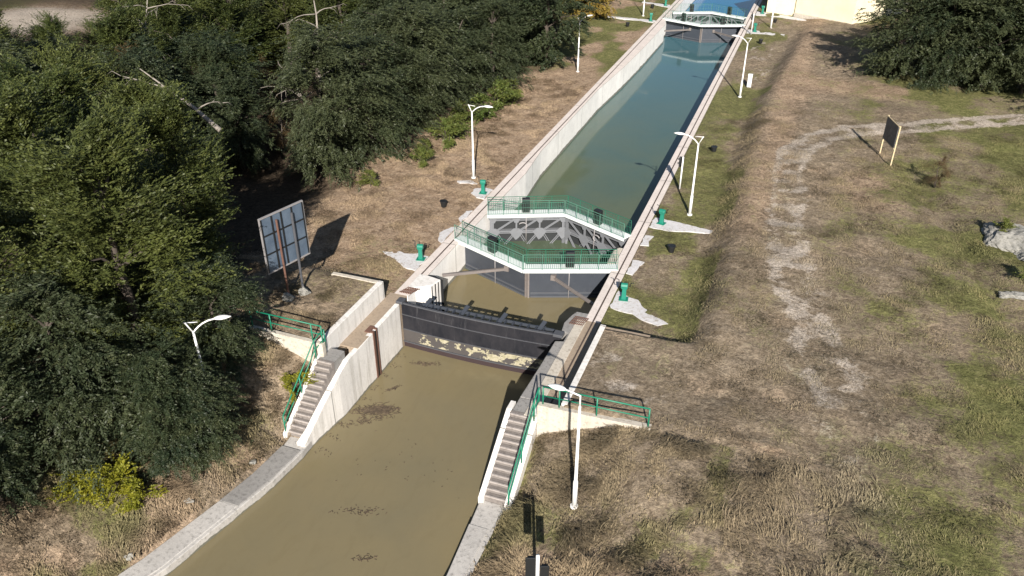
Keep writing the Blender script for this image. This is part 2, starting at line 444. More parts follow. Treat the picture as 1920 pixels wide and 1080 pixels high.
def cover(x, y):
    # worn wheel tracks and ground cover masks, wood floor shade among them, fixed in the world
    tp = np.array([(30, 74), (22, 69.5), (15.4, 65.6), (10.9, 62.8), (7.3, 60.3), (3.8, 58.6), (1.6, 56.2), (0.2, 52.8), (0.0, 49), (0.3, 43), (0.8, 37.8), (1.5, 33.7), (2.4, 30.5), (3.4, 27), (4.0, 22), (5, 12)])
    pts = []
    for a, b in zip(tp[:-1], tp[1:]):
        for t in np.linspace(0, 1, 12, endpoint=False): pts.append(a + (b - a) * t)
    pts = np.array(pts)
    D = np.full(len(x), 99.0)
    near = (x > -5) & (x < 34) & (y < 80)
    xi = x[near][:, None]; yi = y[near][:, None]
    dd = np.sqrt((xi - pts[:, 0]) ** 2 + (yi - pts[:, 1]) ** 2)
    D[near] = dd.min(1)
    wob = (fbm(x * 0.8, y * 0.8, 31) - 0.5)
    rut = np.exp(-((D - 0.75 + wob * 0.5) / 0.30) ** 2)
    fade = np.interp(y, [10, 22, 28, 36, 44], [0.05, 0.10, 0.35, 0.8, 1.0])
    patch = sst(0.40, 0.62, fbm(x * 1.3, y * 1.3, 41))
    bend = np.clip(sst(46, 53, y) + 0 * x, 0, 1)
    wide = np.exp(-(D / np.interp(y, [25, 40, 50], [2.0, 1.3, 1.05])) ** 2)
    track = np.clip(rut * fade * bend * (0.75 + 0.25 * patch) + rut * (1 - bend) * fade * (0.30 + 0.5 * patch) + wide * (0.26 + 0.50 * patch) * np.interp(y, [18, 28, 40], [0.25, 0.7, 0.9]), 0, 1)
    # bare stony scuffs by the terrace on the right
    scuff = np.exp(-(((x + 4.3) / 1.9) ** 2 + ((y - 25.6) / 2.3) ** 2)) * sst(0.56, 0.66, fbm(x * 1.1, y * 1.1, 77))
    scuff += np.exp(-(((x + 4.6) / 1.6) ** 2 + ((y - 83) / 5.5) ** 2)) * sst(0.60, 0.66, fbm(x * 2.2, y * 1.2, 78))
    scuff += np.exp(-(((x + 4.2) / 1.4) ** 2 + ((y - 74) / 3.5) ** 2)) * sst(0.60, 0.66, fbm(x * 2.2, y * 1.2, 79))
    track = np.clip(track + scuff * 0.8, 0, 1)
    road = np.exp(-(((x + 82) / 9) ** 4 + ((y - 68) / 7) ** 4))
    track = np.maximum(track, road)
    right = x > -12
    green = np.where(right, 0.12 + 0.50 * sst(0.34, 0.64, fbm(x * 0.45, y * 0.33, 51)) * sst(0.5, 9, x + (y - 20) * 0.03) + 0.30 * sst(4, 11, x) + 0.25 * sst(0.5, 0.7, fbm(x * 0.6, y * 0.5, 52)), 0)
    strip = np.where(right & (x < -2.5) & (y > 28.5), 0.75, 0)
    green = np.maximum(green, strip * (0.35 + 0.65 * sst(0.38, 0.6, fbm(x * 0.4, y * 0.25, 53))))
    green = np.where(right & (y < 22.6) & (x < 0), 0.45 * sst(0.42, 0.62, fbm(x * 0.5, y * 0.5, 55)) + 0.15, green)
    lg = sst(64, 74, y) * 0.95 * sst(0.3, 0.55, fbm(x * 0.25, y * 0.2, 57))
    green = np.where(~right, np.maximum(lg, np.where((y > 26) & (y < 34) & (x > -21), 0.35, np.where(y < 23, 0.65 * sst(0.42, 0.62, fbm(x * 0.5, y * 0.5, 59)) * sst(-16.5, -19.5, x), 0.12 * sst(0.5, 0.7, fbm(x * 0.4, y * 0.4, 58))))), green)
    tan = np.where(right, np.exp(-((x + 1.2 - (y - 50) * 0.02) / 1.8) ** 2) * sst(34, 42, y) * 0.7 + np.exp(-(((x - 5) / 3.2) ** 2 + ((y - 48) / 5.0) ** 2)) * 0.8 + np.exp(-(((x - 5) / 8) ** 2 + ((y - 69) / 3.0) ** 2)) * 0.9, 1.0)
    tan = np.where(~right & (y < 29), 0.40, tan)
    tan = np.where(~right & (y < 23), 0.30 + 0.4 * sst(0.45, 0.65, fbm(x * 0.6, y * 0.6, 66)), tan)
    tan = np.where(right, np.maximum(tan, 0.42 * sst(0.50, 0.68, fbm(x * 0.5, y * 0.35, 64))), tan)
    tan = np.where(right & (y < 23), 0.25 + 0.5 * sst(0.45, 0.65, fbm(x * 0.3, y * 0.3, 61)) * (x < 3), tan)
    humus_shade = np.where(~right, sst(np.interp(y, [20, 30, 40, 60, 70, 90], [21, 23.5, 25.5, 24, 21.5, 25]), np.interp(y, [20, 30, 40, 60, 70, 90], [24, 26.0, 28, 27, 24, 29]), -x + (fbm(x * 0.8, y * 0.8, 91) - 0.5) * 3) * (1 - road), 0)  # dark humus under the wood, tree shade painted into the same mask
    return np.stack([track, np.clip(green, 0, 1), np.clip(tan, 0, 1), humus_shade], -1).astype(np.float32)

def ground():
    ys = np.concatenate([np.arange(4, 22.4, 0.22), [22.48, 22.62, 22.8, 22.98, 23.12], np.arange(23.3, 28.2, 0.22), [28.26, 28.38], np.arange(28.6, 60, 0.24), np.arange(60, 115, 0.45), np.geomspace(116, 420, 22)])
    offs = np.concatenate([[0, 0.1, 0.3, 0.5, 0.62, 0.72, 0.82], np.arange(1.0, 10, 0.22), np.arange(10.2, 30, 0.5), np.geomspace(31, 260, 22)])
    L = xl(ys)[:, None] - offs[::-1][None, :]
    Rr = xr(ys)[:, None] + offs[None, :]
    X = np.concatenate([L, Rr], axis=1)
    Y = np.repeat(ys[:, None], X.shape[1], axis=1)
    Z = height(X, Y)
    n = len(offs)
    Z[:, n - 1] = -4.2; Z[:, n] = -4.2
    V = np.stack([X, Y, Z], -1).reshape(-1, 3)
    ny, nx = X.shape
    idx = np.arange(ny * nx).reshape(ny, nx)
    Fq = np.stack([idx[:-1, :-1], idx[:-1, 1:], idx[1:, 1:], idx[1:, :-1]], -1).reshape(-1, 4)
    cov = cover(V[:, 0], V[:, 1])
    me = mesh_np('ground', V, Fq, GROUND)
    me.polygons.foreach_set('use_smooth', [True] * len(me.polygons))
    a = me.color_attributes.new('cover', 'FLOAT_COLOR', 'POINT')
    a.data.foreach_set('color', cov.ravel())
    o = bpy.data.objects.new('ground', me)
    C.objects.link(o)
    tag(o, 'dry grassy ground on both banks of the lock', None, None, 'structure')

def ground_mat():
    m = NT('dry_grass_ground')
    at = m.n('ShaderNodeAttribute'); at.attribute_name = 'cover'
    sp = m.n('ShaderNodeSeparateColor')
    m.l(at.outputs['Color'], sp.inputs[0])
    fine = m.noise(14, 6, 0.75)
    mid = m.noise(2.6, 6, 0.7, None, 0.8)
    big = m.noise(0.35, 5, 0.6)
    straw = m.noise(1.0, 5, 0.75, m.coord((3.2, 9, 4)), 0.6)
    straw2 = m.noise(1.0, 5, 0.75, m.coord((10, 3.5, 4)), 0.8)
    grey = m.ramp(mid, [(0.28, (0.108, 0.081, 0.053)), (0.5, (0.222, 0.176, 0.124)), (0.74, (0.335, 0.272, 0.198))])
    tan = m.ramp(mid, [(0.26, (0.14, 0.092, 0.058)), (0.5, (0.300, 0.220, 0.150)), (0.76, (0.42, 0.325, 0.230))])
    green = m.ramp(mid, [(0.30, (0.070, 0.074, 0.024)), (0.5, (0.138, 0.138, 0.053)), (0.72, (0.225, 0.207, 0.092))])
    pale = m.ramp(fine, [(0.3, (0.29, 0.245, 0.195)), (0.7, (0.46, 0.40, 0.335))])
    def masked(s, k=0.5):
        return m.ramp(m.math('ADD', m.math('SUBTRACT', s, 0.5), m.math('ADD', m.math('MULTIPLY', m.math('SUBTRACT', mid, 0.5), 1.6), m.math('ADD', m.math('MULTIPLY', m.math('SUBTRACT', fine, 0.5), 0.8), 0.5))), [(0.35, 0.0), (0.7, 1.0)])
    c = m.mix(masked(sp.outputs[2]), grey, tan)
    c = m.mix(masked(sp.outputs[1]), c, green)
    c = m.mix(masked(sp.outputs[0]), c, pale)
    c = m.mix(m.math('MULTIPLY', at.outputs['Alpha'], 0.85), c, (0.030, 0.023, 0.016))  # humus tone, made darker to stand in for tree shade
    v = m.ramp(m.math('ADD', m.math('MULTIPLY', straw, 0.5), m.math('MULTIPLY', straw2, 0.5)), [(0.38, 0.66), (0.5, 1.0), (0.62, 1.32)])
    c = m.mix(1.0, c, v, 'MULTIPLY')
    clump = m.noise(5.5, 4, 0.7)
    c = m.mix(1.0, c, m.ramp(clump, [(0.36, 0.72), (0.48, 1.0), (0.66, 1.18)]), 'MULTIPLY')
    v2 = m.ramp(m.math('ADD', m.math('MULTIPLY', fine, 0.6), m.math('MULTIPLY', big, 0.4)), [(0.38, 0.72), (0.5, 1.0), (0.62, 1.25)])
    c = m.mix(1.0, c, v2, 'MULTIPLY')
    m.col(c); m.rough(0.95)
    m.b.inputs['Specular IOR Level'].default_value = 0.1
    m.bump(m.math('ADD', m.math('ADD', m.math('MULTIPLY', mid, 1.2), m.math('MULTIPLY', fine, 0.6)), m.math('ADD', m.math('MULTIPLY', straw, 0.5), m.math('MULTIPLY', straw2, 0.5))), 0.8, 0.10)
    return m.m
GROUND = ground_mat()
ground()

# ------------------------------------------------------------------ water
def sheet(name, poly, z, mat, label):
    b = MB(); b.add([(x, y, z) for x, y in poly], [tuple(range(len(poly)))])
    o = b.build(name, mat)
    for p in o.data.polygons:
        if p.normal.z < 0: o.data.flip_normals(); break
    return tag(o, label, None, None, 'structure')
sheet('river_water', [(-26, 3), (-2, 3), (-7.6, 28.35), (-16.6, 28.35)], -2.5, MT['river'], 'murky brown water below the flood gate')
sheet('basin_water', [(-16.7, 28.36), (-7.2, 28.36), (-7.2, 35.6), (-11.75, 34.0), (-16.7, 35.9)], -2.0, MT['river'], 'murky brown water between flood gate and lock gate')
sheet('chamber_water', [(-16.7, 35.9), (-11.75, 34.0), (-7.2, 35.6), (-7.2, 97.2), (-11.75, 99.0), (-16.7, 97.2)], -2.002, MT['chamber'], 'green blue water in the lock chamber')
sheet('upper_water', [(-16.7, 97.2), (-11.75, 99.0), (-7.2, 97.2), (-7.2, 415), (-16.7, 415)], -1.9, MT['upper'], 'water above the far gates with the blue sky reflection in its colour')

# ------------------------------------------------------------------ lock walls
t = thing('lock_wall', (0, 0, 0), 'long pale concrete lock wall on the left with its inner face in full sun', 'lock wall')
face = [(-16.12, 29.0), (-16.12, 34), (-15.98, 42), (-15.92, 45.5), (-16.24, 49.5), (-16.24, 65), (-15.86, 72), (-15.66, 80), (-15.6, 90.5), (-16.0, 92.5), (-16.0, 180)]
MB().strip([(-16.80, x, y, -5, -0.10) for x, y in face]).build('wall_face', MT['wall'], t)
cop = [(-16.85, x + 0.02, y, -0.10, 0.0) for x, y in face]
MB().strip(cop).build('coping', MT['coping'], t, 0.02)
MB().box(-16.445, -16.375, 29.5, 178, -0.01, 0.012).build('groove_rail', MT['groove'], t)
MB().strip([(-17.05, -16.16, 24.3, -5, 0), (-17.05, -16.16, 29.0, -5, 0)]).build('walkway', MT['tan'], t)
# pier with slots beside the flood gate
pm = MB()
pm.prism([(-16.5, 29.55), (-15.45, 30.25), (-15.27, 30.95), (-16.0, 31.1), (-16.5, 31.1)], -5, 0.02)
pm.build('pier', MT['wall_low'], t, 0.03)
pm = MB()
pm.prism([(-15.28, 30.97), (-15.18, 31.02), (-15.75, 31.28), (-16.1, 31.28), (-16.1, 31.12), (-15.9, 31.12)], -5, -0.05)
for dx in (0.0, 0.16, 0.30): pm.box(-15.44 + dx * 0.4, -15.41 + dx * 0.4, 30.22 + dx * 1.6, 30.27 + dx * 1.6, -3, -0.02)
pm.build('slot_frame', MT['black'], t)
gr = MB()
for i in range(7): gr.bar((-16.62 + i * 0.09, 29.15, 0.025), (-16.42 + i * 0.09, 29.75, 0.025), 0.035, 0.03)
for j in range(3): gr.bar((-16.66 + j * 0.1, 29.2 + j * 0.24, 0.04), (-16.0 + j * 0.1, 29.2 + j * 0.24, 0.04), 0.03, 0.02)
gr.build('grate', MT['rust'], t)
# lower face with slot frame in rusty steel, running down to the stair flight
MB().strip([(-16.80, -16.40, 20.05, -5, -2.02), (-16.68, -16.38, 20.6, -5, -1.72), (-16.58, -16.30, 21.4, -5, -1.15), (-16.37, -16.15, 22.6, -5, -0.32), (-16.36, -16.13, 23.4, -5, -0.02), (-16.36, -16.13, 28.15, -5, 0.03)]).build('lower_face', MT['wall_low'], t, 0.02)
gf = MB()
gf.box(-16.32, -16.10, 25.55, 25.68, -4, 0.06).box(-16.32, -16.10, 25.86, 25.95, -4, 0.06).box(-16.5, -16.25, 25.5, 26.0, 0.02, 0.07)
gf.build('slot_frame', MT['rust'], t)
MB().box(-16.125, -16.118, 25.68, 25.86, -4, 0.0).build('slot_shade', MT['black'], t)  # flat black strip on the face, painted shade of the slot

t = thing('lock_wall', (0, 0, 0), 'long straight concrete lock wall on the right, only its narrow coping in sun', 'lock wall')
face = [(-7.5, 29.9), (-7.5, 180)]
MB().strip([(-6.76, x, y, -5, -0.10) for x, y in face]).build('wall_face', MT['wall'], t)
MB().strip([(-6.74, x - 0.02, y, -0.10, 0.0) for x, y in face]).build('coping', MT['coping'], t, 0.02)
MB().box(-7.17, -7.10, 23.2, 178, -0.01, 0.012).build('groove_rail', MT['groove'], t)
MB().strip([(-7.42, -6.44, 22.75, -5, 0.0), (-7.42, -6.44, 29.9, -5, 0.0)]).build('walkway', MT['tan'], t)
b = MB()
b.strip([(-7.9, -7.42, 22.6, -5, 0.035), (-7.86, -7.42, 29.9, -5, 0.035)])
b.build('cream_strip', MT['cream'], t, 0.02)
rng = random.Random(5)
poly = [(-7.86, 23.62), (-8.42, 23.62), (-8.38, 24.6), (-8.33, 26.2), (-8.30, 27.85), (-7.95, 27.95), (-7.95, 28.6), (-8.28, 28.75), (-8.36, 29.4), (-8.22, 30.1), (-8.08, 30.5), (-7.5, 30.5), (-7.5, 29.9), (-7.86, 29.9)]
MB().prism(poly, -5, 0.0).build('pier', MT['grey'], t, 0.04)
gr = MB()
for i in range(8): gr.bar((-8.1 + i * 0.085, 29.35, 0.03), (-7.98 + i * 0.085, 30.05, 0.03), 0.03, 0.03)
for j in range(4): gr.bar((-8.1 + j * 0.03, 29.4 + j * 0.2, 0.05), (-7.5 + j * 0.03, 29.4 + j * 0.2, 0.05), 0.025, 0.02)
gr.build('grate', MT['rust'], t)
MB().prism([(-7.52, 35.55), (-8.0, 35.75), (-8.02, 37.1), (-7.82, 37.6), (-7.52, 37.6)], -5, -0.06).build('buttress', MT['cream'], t, 0.1)

# quay walls downstream
t = thing('quay_wall', (0, 0, 0), 'low curved concrete quay edge at the lower left waterline, grey stained near the steps', 'quay wall')
st = [(12.5 - 7, -18.4 - 1.7, -17.5 - 2.0), (12.5, -18.75, -17.75), (13.2, -18.5, -17.5), (16.4, -17.75, -16.85), (18.0, -17.45, -16.52), (19.8, -17.3, -16.36), (20.5, -17.35, -16.38)]
b = MB(); b.strip([(xo, xi, y, -5, -2.15) for y, xo, xi in st]); b.build('quay_body', MT['quay'], t, 0.03)
b = MB(); b.strip([(xo - 0.02, xi - 0.1, y, -2.2, -2.11) for y, xo, xi in st[3:6]]); b.build('weathered_cap', MT['grey'], t, 0.02)
b = MB(); b.strip([(xo - 0.02, xi - 0.14, y, -2.2, -2.12) for y, xo, xi in st[:4]]); b.build('coping', MT['quay'], t, 0.02)
t = thing('quay_wall', (0, 0, 0), 'low concrete quay edge on the right bank below the steps, grass overhanging it', 'quay wall')
b = MB(); b.strip([(-8.28, -7.5, 5, -5, -2.15), (-8.36, -7.62, 16.3, -5, -2.15), (-8.62, -7.6, 19.85, -5, -2.1)]); b.build('quay_body', MT['quay'], t, 0.03)
b = MB(); b.strip([(-8.30, -7.66, 5, -2.2, -2.10), (-8.38, -7.78, 16.3, -2.2, -2.10), (-8.55, -7.8, 18.6, -2.2, -2.10)]); b.build('coping', MT['quay'], t, 0.02)

# retaining walls of the raised terraces
t = thing('retaining_wall', (0, 0, 0), 'white concrete wall holding the grass terrace on the left below the billboard', 'retaining wall')
b = MB(); b.box(-17.3, -17.05, 23.15, 28.45, -1, 0.93); b.build('side_wall', MT['wall_low'], t, 0.02)
b = MB(); b.strip([(-17.3, -17.3, 28.2, 0, 0)]) if False else None
MB().box(-19.75, -17.303, 28.2, 28.44, -1, 0.93).build('rear_wall', MT['cream'], t, 0.02)
MB().add([(-16.95, 22.9, -1.2), (-20.6, 22.9, -0.2), (-20.6, 23.14, -0.2), (-16.95, 23.14, -1.2), (-16.95, 22.9, 0.92), (-20.6, 22.9, 0.95), (-20.6, 23.14, 0.95), (-16.95, 23.14, 0.92)],
         [(0, 3, 2, 1), (4, 5, 6, 7), (0, 1, 5, 4), (1, 2, 6, 5), (2, 3, 7, 6), (3, 0, 4, 7)]).build('wing_wall', MT['cream'], t, 0.02)
t = thing('retaining_wall', (0, 0, 0), 'whitewashed concrete wall holding the bare terrace on the right behind the green railing', 'retaining wall')
MB().box(-6.44, -6.2, 22.7, 28.45, -1, 0.93).build('side_wall', MT['wall_low'], t, 0.02)
MB().box(-6.197, -4.25, 28.24, 28.44, -1, 0.87).build('rear_wall', MT['tan'], t, 0.02)
MB().add([(-7.3, 22.4, -1.2), (-3.0, 22.4, 0.2), (-3.0, 22.68, 0.2), (-7.3, 22.68, -1.2), (-7.3, 22.4, 0.80), (-3.0, 22.4, 0.95), (-3.0, 22.68, 0.95), (-7.3, 22.68, 0.80)],
         [(0, 3, 2, 1), (4, 5, 6, 7), (0, 1, 5, 4), (1, 2, 6, 5), (2, 3, 7, 6), (3, 0, 4, 7)]).build('wing_wall', MT['cream'], t, 0.02)

# staircases
def stairs(label, x0, x1, ytop, ztop, ybot, zbot, pin, pout, outer_low, lx0, lx1, n=13, skew=0.0):
    t = thing('staircase', ((x0 + x1) / 2, ybot, zbot), label, 'staircase')
    ox, oy, oz = (x0 + x1) / 2, ybot, zbot
    rise = (ztop - zbot) / n; run = (ytop - ybot) / n
    def sk(b):
        b.v = [(x + skew * max(0.0, 1 - y / (ytop - ybot)), y, z) for x, y, z in b.v]
        return b
    b = MB(); r2 = random.Random(3)
    for i in range(n):
        y0 = ybot + i * run
        zt = zbot + (i + 1) * rise + r2.uniform(-0.008, 0.008)
        b.box(x0 - ox, x1 - ox, y0 - oy, y0 + run - 0.004 - oy, -3.0, zt - oz)
    sk(b).build('step_flight', MT['step'], t, 0.012)
    b = MB()
    for i in range(n):
        y0 = ybot + i * run
        zt = zbot + (i + 1) * rise
        b.box(x0 + 0.02 - ox, x1 - 0.02 - ox, y0 - 0.012 - oy, y0 + 0.055 - oy, zt - 0.05 - oz, zt + 0.012 - oz)
    sk(b).build('nosing', MT['nosing'], t, 0.006)
    b = MB(); b.box(lx0 - ox, lx1 - ox, ytop - oy, ytop + 0.85 - oy, -3, ztop - oz - 0.012); b.build('landing', MT['grey'], t, 0.02)
    for nm, pp in (('parapet', pin), ('parapet', pout)):
        if pp is None: continue
        a, c = pp
        b = MB()
        b.strip([(a - ox, c - ox, ybot - 0.15 - oy, -3, 0.10), (a - ox, c - ox, ytop - oy, -3, ztop - oz + 0.04), (a - ox, c - ox, ytop + 0.5 - oy, -3, ztop - oz + 0.04)])
        sk(b).build(nm, MT['wall_low'], t, 0.015)
    return t
stairs('concrete steps climbing the left bank between brown water and yellow green bush', -17.10, -16.36, 22.75, 0.3, 20.45, -2.1, None, (-17.26, -17.10), -1.5, -17.09, -16.37, 13, -0.34)
stairs('concrete steps climbing the right bank beside the tall dry grass', -8.45, -7.62, 22.75, 0.0, 19.85, -2.0, (-8.66, -8.45), (-7.62, -7.34), -1.5, -8.41, -7.62)

# ------------------------------------------------------------------ green handrails
def rail(label, pts, h=0.86, posts=None, mat='green', corner_low=0.0):
    base = Vector(pts[0])
    t = thing('handrail', base, label, 'handrail', 'green tube handrails by the steps')
    P = [Vector(p) - base for p in pts]
    b = MB(); b.tube([p + Vector((0, 0, h)) for p in P], 0.03, 8); b.build('top_rail', MT[mat], t, 0, True)
    b = MB(); b.tube([p + Vector((0, 0, h * 0.5)) for p in P], 0.024, 8); b.build('middle_rail', MT[mat], t, 0, True)
    tot = [0]
    for a, c in zip(P[:-1], P[1:]): tot.append(tot[-1] + (c - a).length)
    for f in posts:
        s = f * tot[-1]
        for i in range(len(P) - 1):
            if s <= tot[i + 1] + 1e-6:
                q = P[i].lerp(P[i + 1], (s - tot[i]) / (tot[i + 1] - tot[i])); break
        b = MB(); b.tube([q + Vector((0, 0, -0.08)), q + Vector((0, 0, h))], 0.032, 8)
        b.build('post', MT[mat], t, 0, True)
    return t
rail('green railing along the top of the right wing wall', [(-7.12, 22.56, 0.78), (-3.1, 22.5, 0.92)], 0.84, [0.0, 0.16, 0.52, 1.0])
rail('green railing beside the right hand steps, behind the near white lamp', [(-7.3, 22.62, 0.62), (-7.44, 22.2, -0.1), (-7.46, 19.75, -2.0)], 0.88, [0.0, 0.14, 0.56, 1.0])
rail('green railing on the left wing wall reaching into the tree shade', [(-17.0, 23.05, 0.9), (-20.5, 23.05, 0.93)], 0.84, [0.0, 0.14, 0.72, 1.0])
rail('green railing beside the left hand steps, above the yellow green bush', [(-17.0, 23.2, 0.62), (-17.2, 22.7, 0.30), (-17.52, 20.4, -2.0)], 0.88, [0.0, 0.16, 0.56, 1.0])

# ------------------------------------------------------------------ flood gate (bulkhead)
t = thing('flood_gate', (-12.2, 28.3, -2.5), 'dark tarred steel flood gate with peeling cream paint along its lower course', 'flood gate')
ox, oy, oz = -12.2, 28.3, -2.5
def arc(x): return 28.36 - 0.17 * (1 - ((x + 12.2) / 3.95) ** 2)
xs = np.linspace(-16.14, -8.2, 25)
b = MB(); k = []
for x in xs: k.append((x - ox, arc(x) - oy))
poly = k + [(x, y + 0.10) for x, y in reversed(k)]
n = len(k)
vs = [(x, y, z) for z in (-1.8, 2.52) for x, y in poly]
b.add(vs, [(i, i + 1, 2 * n + i + 1, 2 * n + i) for i in range(2 * n - 1)] + [(2 * n - 1, 0, 2 * n, 4 * n - 1), ] + [(2 * n + i, 2 * n + i + 1, 4 * n - 2 - i, 4 * n - 1 - i) for i in range(n - 1)])
b.build('skin_plate', MT['bulk'], t)
for zz, w, hh in ((2.50, 0.10, 0.06), (1.86, 0.07, 0.03), (1.04, 0.07, 0.03), (0.32, 0.10, 0.05)):
    b = MB()
    for i in range(n - 1):
        b.bar((k[i][0], k[i][1] - 0.01, zz), (k[i + 1][0] + 0.01, k[i + 1][1] - 0.01, zz), w, hh)
    b.build('seam', MT['bulktrim'], t)
b = MB()
for i in range(17):
    x = -15.0 + i * 0.37
    y = arc(x) + 0.1
    b.box(x - ox, x + 0.05 - ox, y - oy, y + 0.42 - oy, 2.34, 2.49)
b.bar((-15.2 - ox, 28.74 - oy, 2.40), (-8.6 - ox, 28.74 - oy, 2.40), 0.05, 0.14)
b.build('stiffener_frame', MT['skin'], t)
for x in (-15.0, -13.1, -11.2, -9.3):
    b = MB(); b.bar((x - ox, 28.45 - oy, 2.38), (x + 0.18 - ox, 28.95 - oy, 2.66), 0.2, 0.06); b.build('lug', MT['skin'], t)
b = MB(); b.box(-16.35 - ox, -16.0 - ox, 28.2 - oy, 28.6 - oy, 2.48, 2.62); b.build('hoist_block', MT['bulktrim'], t, 0.02)
b = MB(); b.box(-8.5 - ox, -8.05 - ox, 28.1 - oy, 28.5 - oy, 2.5, 2.64); b.build('hoist_block', MT['bulktrim'], t, 0.02)

# ------------------------------------------------------------------ mitre gates
def railing_mb(a, b_, h, sp=0.105, thin=1.0):
    a = Vector(a); b_ = Vector(b_); L = (b_ - a).length; d = (b_ - a).normalized()
    m = MB(); up = Vector((0, 0, 1))
    for zz, w in ((h, 0.028), (h - 0.13, 0.014), (h * 0.5, 0.014), (0.07, 0.016)):
        m.bar(a + up * zz, b_ + up * zz, w * thin, w * thin)
    n = max(1, round(L / 0.95))
    for i in range(n + 1): m.bar(a + d * (L * i / n), a + d * (L * i / n) + up * h, 0.026 * thin, 0.026 * thin)
    n = int(L / sp)
    for i in range(1, n): m.bar(a + d * (L * i / n) + up * 0.07, a + d * (L * i / n) + up * (h - 0.13), 0.011, 0.011)
    return m

